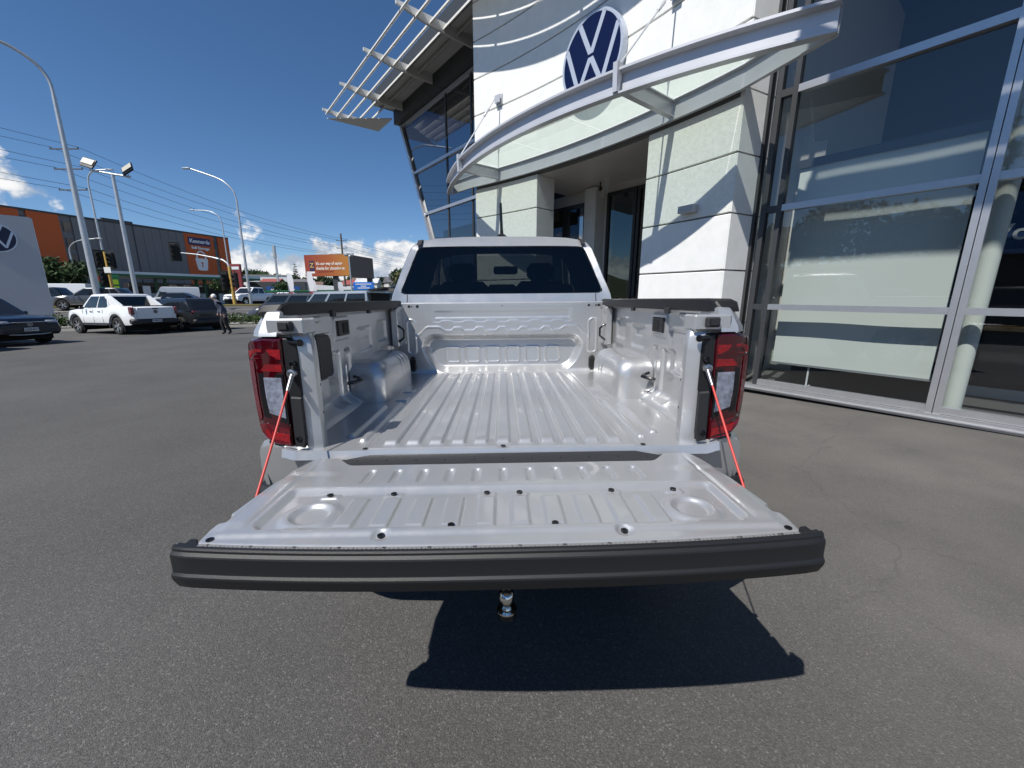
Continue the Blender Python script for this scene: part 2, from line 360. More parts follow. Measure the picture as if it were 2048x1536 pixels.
def text_obj(name, txt, size, material, parent, origin, ux, uy, bold=0.0, depth=.004, spacing=1.0, align='CENTER', wscale=1.0):
    me = text_mesh(txt, size, depth, bold, spacing, align)
    ux = Vector(ux).normalized(); uy = Vector(uy).normalized(); uz = ux.cross(uy)
    o_ = Vector(ORG.get(parent.name, (0, 0, 0)))
    M = Matrix(((ux.x*wscale, uy.x, uz.x, origin[0]-o_.x), (ux.y*wscale, uy.y, uz.y, origin[1]-o_.y), (ux.z*wscale, uy.z, uz.z, origin[2]-o_.z), (0, 0, 0, 1)))
    me.transform(M); me.materials.clear(); me.materials.append(material)
    ob = bpy.data.objects.new(name, me); COL.objects.link(ob); ob.parent = parent; ORG[ob.name] = tuple(o_)
    return ob
def sm(a, b, x):
    t = np.clip((x-a)/(b-a), 0, 1); return t*t*(3-2*t)
def rr(x, y, cx, cy, hx, hy, r):
    qx = np.abs(x-cx)-hx+r; qy = np.abs(y-cy)-hy+r
    return np.hypot(np.maximum(qx, 0), np.maximum(qy, 0))+np.minimum(np.maximum(qx, qy), 0)-r
def inn(sd, w_): return 1-sm(-w_, 0, sd)
def ridge(sd, w_): return np.exp(-(sd/w_)**2)
# ------------------------------------------------------------------ ground terrain
def road_z(x, y):
    d = -.3*x+.954*y
    return 1.15*float(sm(28.5, 44, d))
M_ASPH = asphalt_mat()
def ground():
    xs = np.unique(np.concatenate([np.arange(-400, 401, 40.), np.arange(-80, 41, 4.)])); ys = np.unique(np.concatenate([np.arange(-120, 1601, 80.), np.arange(-20, 81, 2.)]))
    X, Y = np.meshgrid(xs, ys, indexing='ij'); D = -.3*X+.954*Y
    Z = 1.15*sm(28.5, 44, D); P = np.stack([X, Y, Z], -1)
    root = thing('tmp', None, None); ORG[root.name] = (0, 0, 0)
    o = grid_obj('ground', P, M_ASPH, root); o.parent = None; bpy.data.objects.remove(root)
    tag(o, 'grey asphalt forecourt running out to the street', kind='structure')
ground()

# ------------------------------------------------------------------ wheels
def wheel_parts(parent, c, r, wdt, side, rim=M_ALLOY, spokes=6, name='wheel'):
    """side=+1: outer face towards +x"""
    t = MB(); hw = wdt/2; ri = r*.68
    t.lathe([(ri, -hw*.9), (r*.86, -hw), (r*.97, -hw*.82), (r, -hw*.45), (r, hw*.45), (r*.97, hw*.82), (r*.86, hw), (ri, hw*.9), (ri, -hw*.9)], c, 'x', 32)
    wl = t.build(name, M_TYRE, parent, 40)
    d = MB(); x0 = hw*.45*side
    d.lathe([(ri*1.01, hw*.85*side), (ri*.93, hw*.7*side), (ri*.9, x0*.3), (0.001, x0*.3)], c, 'x', 32)
    d.build('rim_barrel', M_BLACK, wl, 40)
    s_ = MB()
    for k in range(spokes):
        a = 2*math.pi*k/spokes
        for da in (-.16, .16):
            p0 = (hw*.72*side, .05*r*0, 0)
            a2 = a+da*1.3
            q = []
            for rad, wd in ((r*.10, .10), (ri*.95, .12)):
                for sg in (-1, 1):
                    aa = (a if rad < r*.2 else a2)
                    q.append((c[0]+hw*(.74 if rad < r*.2 else .84)*side, c[1]+rad*math.cos(aa)-sg*wd*r*.5*math.sin(aa), c[2]+rad*math.sin(aa)+sg*wd*r*.5*math.cos(aa)))
            b_ = [(p[0]-.03*side, p[1], p[2]) for p in q]
            s_.add(q+b_, [(0, 1, 3, 2), (4, 6, 7, 5), (0, 2, 6, 4), (1, 5, 7, 3), (2, 3, 7, 6), (0, 4, 5, 1)])
    s_.lathe([(r*.16, hw*.6*side), (r*.15, hw*.8*side), (.001, hw*.82*side)], c, 'x', 16)
    s_.build('rim', rim, wl, 40)
    return wl

# ------------------------------------------------------------------ hero pickup truck
T = thing('pickup_truck', 'silver pickup truck with lowered tailgate and empty cargo bed in the foreground', 'pickup truck', (0, 3.9, 0))
def bed_floor():
    xs = np.linspace(-.79, .79, 420); ys = np.linspace(1.342, 2.945, 330)
    X, Y = np.meshgrid(xs, ys, indexing='ij'); Z = np.full_like(X, .858)
    t = np.abs(((X/.084+.5) % 1)-.5)*.084
    prof = 1-sm(.0195, .0300, t)
    ends = sm(1.388, 1.418, Y)*(1-sm(2.83, 2.88, Y)); side = (np.abs(X) < .463)
    Z += .014*prof*ends*side
    Z += .004*(1-sm(.4, 2.0, np.abs(t)/.01))*0
    for xc in (.535, .60):
        sd = rr(np.abs(X), Y, xc, 1.72, .021, .29 if xc < .55 else .24, .018)
        Z += .013*inn(sd, .014)
    for xc, yc in ((.545, 2.10), (.555, 2.30)):
        Z += .007*inn(rr(np.abs(X), Y, xc, yc, .035, .045, .012), .01)
    Z -= .004*ridge(np.abs(X)-.50, .004)*sm(1.39, 1.41, Y)
    # rear sill: shallow bright step and rolled edge
    Z += .005*inn(np.maximum(rr(np.abs(X), Y, .255, 1.366, .235, .009, .005), 0*X-1), .005)
    Z -= .03*sm(1.352, 1.342, Y)
    Z += .02*sm(2.905, 2.945, Y)
    Z += .012*(sm(.74, .79, np.abs(X)))
    return grid_obj('bed_floor', np.stack([X, Y, Z], -1), M_SILVER, T, 50)
bed_floor()
for x, y in ((.0, 1.366), (-.5, 1.366), (.515, 1.366)):
    MB().lathe([(.001, .8595), (.0095, .8595)], (x, y, 0.001+(.0 if x else .003)), 'z', 16).build('drain_hole', M_VOID, T)
def front_wall():
    xs = np.linspace(-.79, .79, 420); zs = np.linspace(.85, 1.335, 150)
    X, Z = np.meshgrid(xs, zs, indexing='ij'); A = np.abs(X)
    D = np.zeros_like(X)
    hx = .600-.62*np.clip(1.05-Z, 0, 1)**1.2
    sd = rr(X, Z, 0, 1.001, hx, .146, .10)
    D += .058*inn(sd, .055)
    for k in range(6):
        D -= .0045*ridge(rr(X, Z, -.375+.15*k, .985, .052, .057, .022), .0065)
    bmp = sum((1-sm(.020, .052, np.abs(X-k*.163))) for k in range(-2, 3)); shd = 1-sm(.035, .095, np.abs(A-.505))
    wv = 1.168+.022*bmp+.028*shd-.05*sm(.56, .66, A)
    D -= .004*ridge(Z-wv, .0085)*(A < .64)
    wv2 = 1.232+.012*sum((1-sm(.025, .055, np.abs(X-(k+.5)*.163))) for k in range(-3, 3))
    D += .0025*sm(-.005, .005, Z-wv2)*(1-sm(.48, .52, A))
    D -= .005*ridge(rr(A, Z, .668, 1.125, .030, .125, .028), .006)
    D += .004*inn(rr(X, Z, 0, 1.285, .50, .030, .01), .016)
    D -= .02*sm(.885, .85, Z)
    for k in range(-2, 3): D -= .004*ridge(X-k*.165-.04, .006)*sm(1.105, 1.13, Z)*inn(sd, .02)
    return grid_obj('bed_front_wall', np.stack([X, 2.925+D, Z], -1), M_SILVER, T, 50)
front_wall()
for s in (-1, 1):
    o = MB().prism([(s*.666+.032*math.cos(a)*.72, .925+(.034 if math.sin(a) > 0 else -.034)*.6+.036*math.sin(a)) for a in np.linspace(0, 2*math.pi, 28)[:-1]], lambda a, b, d: (a, d, b), 2.935, 2.908, .006).build('rubber_plug', M_BLACKPL, T, 40)
    MB().prism([(s*.666+.013*math.cos(a), .925+(.02 if math.sin(a) > 0 else -.02)+.012*math.sin(a)) for a in np.linspace(0, 2*math.pi, 20)[:-1]], lambda a, b, d: (a, d, b), 2.912, 2.904).build('plug_slot', M_VOID, o)
f = MB().box((0, 2.945, 1.347), (1.48, .02, .042), bev=.004); f.box((0, 2.965, 1.366), (1.48, .05, .012), bev=.003)
fl = f.build('bed_front_flange', M_SILVER, T, 30)
for x, r_ in ((-.675, .010), (-.655, .005), (-.615, .011), (.635, .009), (.688, .006), (.708, .010), (0.0, .004)):
    MB().lathe([(.001, 0), (r_, 0)], (x, 2.934, 1.345), 'y', 14).build('flange_hole', M_VOID, fl)
def bed_side():
    ys = np.linspace(1.40, 2.945, 330); zs = np.linspace(.85, 1.345, 150)
    Y, Z = np.meshgrid(ys, zs, indexing='ij'); I = np.zeros_like(Y)
    I += .055*sm(.935, .85, Z)                                   # fillet to the floor
    for yc, zc, hy, hz in ((2.30, 1.175, .125, .075), (2.63, 1.195, .105, .075), (1.63, 1.13, .03, .14)):
        sd = rr(Y, Z, yc, zc, hy, hz, .03); I -= .014*inn(sd, .022)
    I -= .006*inn(rr(Y, Z, 2.32, 1.20, .07, .03, .02), .01)
    I += .008*inn(rr(Y, Z, 1.97, 1.257, .095, .062, .02), .012)
    I -= .016*inn(rr(Y, Z, 1.93, 1.02, .15, .14, .05), .03)*(1-inn(rr(Y, Z, 1.96, .98, .035, .2, .02), .012))
    I += .012*inn(rr(Y, Z, 2.015, .97, .012, .11, .012), .01)
    I -= .012*inn(rr(Y, Z, 2.68, 1.06, .12, .035, .03), .02)
    I += .022*sm(1.315, 1.335, Z)
    I += .016*inn(rr(Y, Z, 1.60, 1.31, .14, .018, .01), .012)
    I -= .010*inn(rr(Y, Z, 1.77, 1.145, .085, .105, .015), .012)
    I += .05*sm(2.80, 2.90, Y)*sm(1.0, 1.10, Z)
    X = .79-I
    P = np.stack([X, Y, Z], -1)[::-1]
    a = grid_obj('bed_side_wall', P, M_SILVER, T, 50)
    mirror_obj(a, T)
    nu, nv = 150, 60                                              # wheel arch
    u = np.linspace(-1, 1, nu); v = np.linspace(0, math.pi/2, nv)
    U_, V_ = np.meshgrid(u, v, indexing='ij')
    e = .42
    s_ = np.maximum(1-np.abs(U_)**8, 0)**(1/4.5)
    hh = .225*s_; ww = .195*np.maximum(1-np.abs(U_)**9, 0)**(1/5.0)
    X = .80-ww*np.sin(V_)**e; Z = .852+hh*np.cos(V_)**e
    Yc = 2.355+U_*.31
    for yk in (2.38, 2.45, 2.52):
        b = .006*ridge(Yc-yk-.0*V_, .006)*sm(.25, .5, V_)*(1-sm(1.38, 1.5, V_)); X = X-b*np.sin(V_); Z = Z+b*np.cos(V_)
    o = grid_obj('wheel_arch', np.stack([X, Yc, Z], -1), M_SILVER, T, 60); mirror_obj(o, T)
bed_side()
for s in (-1, 1):
    # rear post of the bed side
    poly = [(.664, 1.435), (.655, 1.402), (.660, 1.388), (.690, 1.374), (.706, 1.372), (.716, 1.380), (.720, 1.40), (.80, 1.40), (.80, 1.435)]
    m1 = MB(); rows = []
    for z, k in ((.84, 0), (.90, 0), (1.20, 0), (1.245, .004), (1.272, .014), (1.288, .034)):
        rows.append([(s*(p[0]+k), p[1]+k*.5, z) for p in poly+[poly[0]]])
    m1.strip(rows); m1.quad(*[(s*(p[0]+.034), p[1]+.017, 1.288) for p in poly])
    po = m1.build('rear_post', M_SILVER, T, 35)
    for z in (.985, 1.09): MB().lathe([(.001, 0), (.005, 0)], (s*.6570, 1.412, z), 'x', 12).build('post_hole', M_VOID, po)
    m1 = MB().box((s*.735, 1.412, 1.30), (.13, .09, .055), bev=.006); m1.build('upper_bracket', M_SILVER, T, 30)
    m1 = MB().box((s*.728, 1.372, 1.302), (.045, .05, .034), bev=.004); m1.box((s*.728, 1.343, 1.302), (.026, .008, .018)); m1.build('latch_catch', M_BLACKPL, T, 30)
    p = MB().tube([(s*.735, 1.375, 1.247), (s*.705, 1.362, 1.247), (s*.685, 1.352, 1.247)], .0075, 12); p.tube([(s*.687, 1.353, 1.247), (s*.680, 1.350, 1.247)], .012, 14)
    p.build('tailgate_striker', M_BLACK, T, 40)
    # black plastic trim between post and lamp
    m1 = MB().prism([(.706, 1.255), (.748, 1.262), (.750, 1.0), (.748, .868), (.712, .868), (.712, 1.05), (.702, 1.06), (.702, 1.20)], lambda a, b, d: (s*a, d, b), 1.405, 1.366, .004); tr = m1.build('lamp_trim', M_GREYPL, T, 30)
    m1 = MB().prism([(.704, 1.055), (.738, 1.058), (.742, .875), (.712, .868), (.704, .90)], lambda a, b, d: (s*a, d, b), 1.375, 1.355, .005); m1.build('trim_cover', M_BLACKPL, tr, 30)
    for x, z in ((.718, 1.175), (.727, .905)):
        b = MB().lathe([(.011, 1.372), (.011, 1.352), (.007, 1.350), (.007, 1.354), (.001, 1.354)], (s*x, 0, z), 'y', 12); b.build('bolt', M_BLACK, T, 40)
    # cable
    ctop = Vector((s*.722, 1.352, 1.136)); cbot = Vector((s*.706, 1.045, .826))
    b = MB().lathe([(.015, 1.366), (.015, 1.345), (.008, 1.343), (.008, 1.347), (.001, 1.347)], (s*.722, 0, 1.142), 'y', 14)
    d = (cbot-ctop).normalized(); b.tube([ctop, ctop+d*.03, ctop+d*.065], [.008, .007, .0055], 10)
    cb = b.build('cable_anchor', M_STEEL, T, 40)
    MB().tube([cbot+Vector((-s*.03, .004, .004)), cbot+Vector((s*.006, 0, 0))], .010, 10).build('cable_stud', M_STEEL, T, 40)
    MB().tube([ctop+d*.06, ctop+d*.15+Vector((0, 0, -.002)), ctop+d*.28+Vector((0, 0, -.003)), cbot], .0036, 10).build('tailgate_cable', M_REDCABLE, T, 60)
    # rail cap
    rows = []
    for y, xi, zt in ((1.408, .772, 1.352), (1.425, .762, 1.374), (1.47, .757, 1.383), (2.2, .745, 1.386), (2.93, .735, 1.388), (2.97, .735, 1.386)):
        rows.append([(s*(xi+.01), y, 1.333), (s*xi, y, 1.337), (s*(xi+.002), y, zt-.006), (s*(xi+.008), y, zt), (s*(.845 if y > 1.46 else .83), y, zt-.002), (s*(.872 if y > 1.46 else .842), y, zt-(.014 if y > 1.46 else .008)), (s*(.882 if y > 1.46 else .846), y, zt-(.045 if y > 1.46 else .016))])
    m1 = MB().strip(rows); m1.quad(*rows[0]); m1.quad(*rows[-1]); rc = m1.build('bed_rail_cap', M_GREYPL, T, 25)
    for y in (1.80, 2.28, 2.74):
        MB().box((s*.750, y, 1.331), (.016, .04, .028), bev=.003).build('rail_clip', M_BLACKPL, rc, 30)
    # silver corner below the cap
    m1 = MB(); rows = []
    for z, xi, xo, y0 in ((1.352, .768, .826, 1.408), (1.347, .764, .832, 1.400), (1.318, .764, .846, 1.386), (1.285, .764, .858, 1.368), (1.268, .764, .858, 1.362)):
        rows.append([(s*xi, 1.52, z), (s*xi, y0, z), (s*(xi*.35+xo*.65), y0+.002, z), (s*xo, y0+.03, z), (s*(xo+.012), 1.56, z)])
    m1.strip(rows); m1.quad(*rows[0]); m1.quad(*rows[-1]); m1.build('bed_corner', M_SILVER, T, 30)
    # tail lamp: outline in (x,z), the outer side sweeps forward
    L = [(.748, 1.262), (.815, 1.265), (.872, 1.256), (.898, 1.238), (.910, 1.205), (.914, 1.10), (.908, 1.02), (.894, .955), (.870, .910), (.836, .885), (.780, .870), (.752, .870), (.750, .95), (.748, 1.10)]
    def yl(x, z, off=0.0): t_ = max(0, (x-.77))/.14; return 1.360+.010*t_+.050*t_**3.0-off
    m1 = MB(); n = len(L); cx, cz = .83, 1.07
    rows = []
    for d_, sh in ((.16, 0), (.012, 0), (.003, .004), (0, .010)):
        rows.append([(s*(cx+(x-cx)*(1-sh/.06)), (yl(x, z)+d_) if d_ < .1 else 1.53, cz+(z-cz)*(1-sh/.2)) for x, z in L+[L[0]]])
    m1.strip(rows)
    # inner filled face as concentric rings so that it follows the curve
    for k in (.0,):
        prev = rows[-1]
        for q in (.75, .5, .25, .02):
            ring = []
            for p_ in rows[-1]:
                x = cx+(abs(p_[0])-cx)*q; z = cz+(p_[2]-cz)*q; ring.append((s*x, yl(x, z), z))
            m1.strip([prev, ring]); prev = ring
    lamp = m1.build('tail_lamp', M_DKRED, T, 35)
    def panel(nm, poly, off, mt, div=10, parent=lamp):
        """a facet of the lens laid 'off' metres proud of the lamp face"""
        q = MB(); pl = [(a, b) for a, b in poly]
        v = [(s*a, yl(a, b, off), b) for a, b in pl]; v2 = [(s*a, yl(a, b, off)+.01, b) for a, b in pl]; k = len(v)
        q.add(v+v2, [tuple(range(k))]+[(i, (i+1) % k, k+(i+1) % k, k+i) for i in range(k)])
        return q.build(nm, mt, parent)
    panel('top_lens', [(.756, 1.224), (.85, 1.225), (.880, 1.218), (.884, 1.196), (.845, 1.192), (.757, 1.190)], .0035, M_BRIGHTRED)
    panel('upper_lens', [(.757, 1.172), (.815, 1.173), (.836, 1.150), (.757, 1.146)], .0035, M_BRIGHTRED)
    panel('side_lens', [(.862, 1.182), (.886, 1.187), (.889, 1.10), (.884, 1.02), (.870, .965), (.858, .980), (.864, 1.06)], .0033, M_REDLENS)
    panel('bezel', [(.755, 1.138), (.848, 1.141), (.852, 1.06), (.846, .985), (.755, .958)], .0035, M_BLACK)
    panel('reversing_lens', [(.762, 1.126), (.826, 1.127), (.826, 1.06), (.820, 1.000), (.762, .980)], .0060, M_CLEAR)
    panel('lower_lens', [(.757, .940), (.845, .960), (.878, .952), (.868, .925), (.846, .905), (.815, .888), (.758, .879)], .0035, M_REDLENS)
    panel('reflector', [(.758, .918), (.852, .936), (.838, .907), (.759, .890)], .0055, M_BRIGHTRED)
    # outer bedside skin with wheel opening
    ys = np.linspace(1.40, 3.06, 70); q = MB()
    zz = [(1.342, .884), (1.29, .895), (1.2, .905), (1.05, .915), (.9, .918), (.75, .915), (.62, .900), (.52, .885)]
    rows = []
    for y in ys:
        b = .062*max(0, 1-(y-1.40)/.18)**1.5
        rows.append([(s*(x-b*(1 if z > .86 else .5)), y, z) for z, x in zz])
    k = len(zz); vv = [p for r_ in rows for p in r_]; ff = []
    for i in range(len(ys)-1):
        for j in range(k-1):
            zc_ = (zz[j][0]+zz[j+1][0])/2; yc_ = (ys[i]+ys[i+1])/2
            if math.hypot(yc_-2.5, zc_-.40) < .46: continue
            ff.append((i*k+j, i*k+j+1, (i+1)*k+j+1, (i+1)*k+j))
    q.add(vv, ff); q.build('bedside_skin', M_SILVER, T, 40)
    q = MB(); rows = []
    for z, xo, y0 in ((.874, .850, 1.366), (.862, .882, 1.370), (.84, .898, 1.374), (.75, .906, 1.384), (.70, .900, 1.392), (.66, .88, 1.40)):
        rows.append([(s*.705, 1.47, z), (s*.705, y0, z), (s*.80, y0, z), (s*xo, y0+.022, z), (s*(xo+.035), 1.46, z)])
    q.strip(rows); q.quad(*rows[0]); q.build('lower_corner', M_SILVER, T, 30)
    # front corner post of the bed with its tie-down hook
    q = MB().box((s*.752, 2.86, 1.20), (.05, .13, .27), bev=.008); fp = q.build('front_post', M_SILVER, T, 35)
    for y_, z_ in ((2.815, 1.29), (2.845, 1.30)): MB().lathe([(.001, 0), (.006, 0)], (s*.7265, y_, z_), 'x', 10).build('post_hole', M_VOID, fp)
    MB().tube([(s*.728, 2.80, 1.215), (s*.712, 2.80, 1.205), (s*.690, 2.80, 1.185), (s*.690, 2.80, 1.135), (s*.712, 2.80, 1.115), (s*.728, 2.80, 1.105)], .0075, 8).build('tie_down_hook', M_BLACK, T, 50)
    MB().tube([(s*.765, 2.02, 1.005), (s*.735, 2.00, 1.0), (s*.715, 1.975, .995), (s*.735, 1.95, .99), (s*.77, 1.935, .985)], .0085, 8).build('tie_down_hook', M_BLACK, T, 50)
    # square socket plate
    q = MB().box((s*.779, 1.97, 1.257), (.012, .135, .072), bev=.003); sp = q.build('socket_plate', M_GREYPL, T, 30)
    MB().box((s*.7725, 1.985, 1.257), (.004, .06, .05)).build('socket_opening', M_VOID, sp)
    for dy in (-.05, .055): MB().lathe([(.001, 0), (.006, 0)], (s*.772, 1.97+dy, 1.257), 'x', 10).build('screw', M_BLACK, sp)
MB().prism([(1.695, 1.238), (1.815, 1.236), (1.833, 1.215), (1.836, 1.06), (1.82, 1.048), (1.708, 1.052)], lambda a, b, d: (d, a, b), -.80, -.786, .003).build('cover_plate', M_GREYPL, T, 30)
MB().box((-.622, 2.36, .892), (.003, .10, .022)).build('warning_label', M_BLACKPL, T)

# rear sill, black sill strip, bumper, tow ball
q = MB().box((0, 1.362, .775), (1.40, .03, .11), bev=.004); q.build('rear_sill', M_SILVER, T, 30)
ss = MB().prism([(-.55, 1.246), (.55, 1.246), (.55, 1.296), (.48, 1.338), (-.48, 1.338), (-.55, 1.296)], lambda a, b, d: (a, b, d), .78, .846, .004).build('sill_strip', M_BLACKPL, T, 30)
q = MB()
for k in range(11): MB().lathe([(.001, 0), (.004, 0)], (-.5+.1*k, 1.285, .8465), 'z', 8).build('strip_hole', M_VOID, ss)
bp = MB(); rows = []
for x in np.linspace(-.93, .93, 31):
    t_ = abs(x)/.93; y0 = 1.30+.035*t_**2+.16*max(0, t_-.82)**1.5*5
    rows.append([(x, 1.62, .70), (x, y0+.02, .705), (x, y0, .69), (x, y0+.005, .62), (x, y0+.03, .52), (x, y0+.09, .47), (x, 1.62, .47)])
bp.strip(rows); bp.quad(*rows[0]); bp.quad(*rows[-1]); bp.build('rear_bumper', M_GREYPL, T, 30)
q = MB().box((.006, 1.315, .268), (.056, .22, .022), bev=.006); q.tube([(.006, 1.235, .262), (.006, 1.235, .282)], .036, 20); q.box((.006, 1.46, .33), (.08, .12, .16), bev=.01)
tb = q.build('tow_tongue', M_BLACK, T, 30)
MB().lathe([(.036, .283), (.036, .289), (.019, .292), (.017, .303), (.0175, .311), (.024, .318), (.0262, .334), (.023, .350), (.014, .359), (.001, .361)], (.006, 1.235, 0), 'z', 28).build('tow_ball', M_CHROME, T, 40)

# tailgate, lowered flat
G = bpy.data.objects.new('tailgate', None); COL.objects.link(G); G.parent = T; ORG[G.name] = ORG[T.name]
def tailgate_skin():
    us = np.linspace(-1, 1, 460); vs = np.linspace(0, 1, 190)
    Uu, Vv = np.meshgrid(us, vs, indexing='ij')
    yf = 1.248+.052*sm(.50/.68, .60/.68, np.abs(Uu))-.03*sm(.955, 1.0, np.abs(Uu))
    y0 = .788+.031*(np.abs(Uu)*.70/.738)**2.6; Y = y0+Vv*(yf-y0)
    wd = np.interp(Y, [.78, .80, .83, .87, .895, .90, .93, .94, 1.0, 1.10, 1.22, 1.30], [.690, .694, .708, .714, .708, .694, .694, .706, .703, .697, .680, .655])
    X = Uu*wd; A = np.abs(X); H = np.zeros_like(X)
    H += .004*sm(0, .013, Y-y0)
    H += .006*sm(.829, .851, Y)*(1-sm(.66, .69, A))
    # recessed ribbed panel
    pan = inn(rr(X, Y, 0, .973, .612, .115, .035), .022)
    pan = pan*(1-sm(1.042, 1.086, Y))
    H -= .012*pan
    t_ = np.abs((((A-.044)/.0875+.5) % 1)-.5)*.0875
    ribs = (1-sm(.0185, .0270, t_))*(A < .435)
    H += .008*ribs*inn(rr(X, Y, 0, .948, .44, .082, .01), .018)
    H -= .004*sm(1.10, 1.24, Y)
    H += .005*sm(.60, .64, A)*sm(.86, .90, Y)*(1-sm(1.10, 1.2, Y))
    k = np.clip(np.round(X/.0838), -5, 5)
    H -= .0085*inn(rr(X, Y, k*.0838, 1.153, .017, .055, .016), .014)
    H -= .006*inn(rr(A, Y, .575, 1.20, .045, .065, .01), .02)*0
    H += .006*sm(.505, .56, A)*sm(1.15, 1.19, Y)
    r_ = np.hypot(A-.495, (Y-.937)*1.0)
    H += .009*inn(r_-.082, .025)*pan; H -= .010*inn(r_-.054, .018)
    for hx, hy in ((.287, .839),): H -= .007*inn(np.hypot(A-hx, Y-hy)-.024, .014)
    for hx, hy in ((.487, 1.036), (.309, 1.037), (.046, 1.035)):
        H += .005*inn(rr(A, Y, hx, hy, .030, .016, .01), .010)
    H -= .02*sm(.985, 1.0, np.abs(Uu))
    H -= .012*sm(.985, 1.0, Vv)
    H -= .002*ridge(A-.62, .006)*sm(.86, .9, Y)
    return grid_obj('inner_panel', np.stack([X, Y, .842+H], -1), M_SILVER, G, 50)
tailgate_skin()
q = MB().prism([(-.66, .815), (.66, .815), (.70, .87), (.69, .90), (.69, .93), (.70, .945), (.695, 1.1), (.66, 1.28), (-.66, 1.28), (-.695, 1.1), (-.70, .945), (-.69, .93), (-.69, .90), (-.70, .87)], lambda a, b, d: (a, b, d), .828, .770, .01)
q.build('outer_panel', M_SILVER, G, 30)
for s in (-1, 1):
    MB().box((s*.700, .915, .822), (.022, .03, .02)).build('latch_notch', M_VOID, G)
    for x, y, z in ((.287, .839, .8455), (.676, .832, .848), (.487, 1.036, .849), (.309, 1.037, .849), (.046, 1.035, .849), (.127, .873, .849)):
        MB().lathe([(.0085, 0), (.0085, .003), (.004, .003), (.004, .001), (.001, .001)], (s*x, y, z-.002), 'z', 12).build('grommet', M_BLACK, G, 40)
tp = MB(); rows = []
prof = [(.800, .836), (.7885, .836), (.7870, .8470), (.7735, .8480), (.7725, .8525), (.7655, .8518), (.7625, .8480), (.7620, .8430), (.7560, .8375), (.7545, .8340), (.7545, .8000), (.7535, .7960), (.7490, .7910), (.7480, .7870), (.7500, .7770), (.7600, .7560), (.770, .751), (.80, .750), (.82, .76)]
for x in np.concatenate([[-.738, -.732, -.70], np.linspace(-.66, .66, 40), [.70, .732, .738]]):
    t_ = abs(x)/.738; b = .034*t_**2.6; sh = 0 if t_ < .985 else .005*(t_-.985)/.015
    wing = 0
    rows.append([(x, y+b+(sh if i < len(prof)-3 else 0), z+(.004*wing if i < 7 else 0)) for i, (y, z) in enumerate(prof)])
tp.strip(rows); tp.quad(*rows[0]); tp.quad(*rows[-1])
trm = tp.build('tailgate_cap', M_GREYPL, G, 22)
for s in (-1, 1): MB().prism([(.696, .815), (.735, .815), (.734, .852), (.718, .850), (.710, .838)], lambda a, b, d: (s*a, b, d), .80, .840, .003).build('cap_end', M_GREYPL, G, 30)
rows = []
for x in np.linspace(-.685, .685, 40):
    b = .034*(abs(x)/.738)**2.6
    rows.append([(x, .7742+b, .8502), (x, .7862+b, .8492)])
ru = MB().strip(rows).build('ruler_strip', mat('ruler', (.20, .20, .20), .5), G)
tk = MB()
for i in range(1, 136):
    x = -.68+i*.01; b = .034*(abs(x)/.738)**2.6; l = .0075 if i % 10 == 0 else (.006 if i % 5 == 0 else .0035)
    tk.box((x, .7748+b+l/2, .8505), (.0012, l, .0004))
tick = tk.build('ruler_ticks', M_VOID, ru); tick['kind'] = 'stuff'
for i in range(0, 14):
    x = -.672+i*.1; b = .034*(abs(x)/.738)**2.6
    text_obj('ruler_number', str(i*10), .009, M_VOID, ru, (x+.009, .7805+b, .8508), (1, 0, 0), (0, 1, 0), depth=.0002)

# cab
def ringpts(n=64):
    base = [(0, 1.885), (.30, 1.882), (.52, 1.868), (.62, 1.848), (.668, 1.820), (.70, 1.775), (.745, 1.66), (.79, 1.53), (.825, 1.43), (.85, 1.33), (.86, 1.25), (.5, 1.25), (0, 1.25)]
    full = base+[(-x, z) for x, z in base[-2:0:-1]]
    return full
def yback(z): return 3.045+max(0, z-1.40)*.40+(.0 if z < 1.80 else (z-1.80)*1.2)
ring = ringpts(); nR = len(ring)
win = [(0, 1.790), (.30, 1.790), (.50, 1.788), (.585, 1.785), (.622, 1.778), (.642, 1.752), (.672, 1.68), (.718, 1.56), (.752, 1.475), (.752, 1.450), (.722, 1.437), (.42, 1.436), (0, 1.436)]
win = win+[(-x, z) for x, z in win[-2:0:-1]]
cb = MB()
outer = [(x, yback(z)+.02*(abs(x)/.86)**4, z) for x, z in ring]; inner = [(x, yback(z)-.002, z) for x, z in win]; inner2 = [(x, yback(z)+.02, z) for x, z in win]
chm = [(x*.985, y-.028, 1.3+(z-1.3)*.985) for x, y, z in outer]
def loop(a): return a+[a[0]]
cb.strip([loop(inner2), loop(inner), loop(chm), loop(outer)])
for y_, kx, kz in ((3.6, 1.01, 0.004), (4.0, 1.01, .004), (4.35, .985, -.012)):
    nxt = [(x*kx, max(y_, p[1]) if z > 1.4 else y_, z+kz*(1 if z > 1.6 else 0)) for (x, z), p in zip(ring, outer)]
    cb.strip([loop(outer), loop(nxt)]); outer = nxt
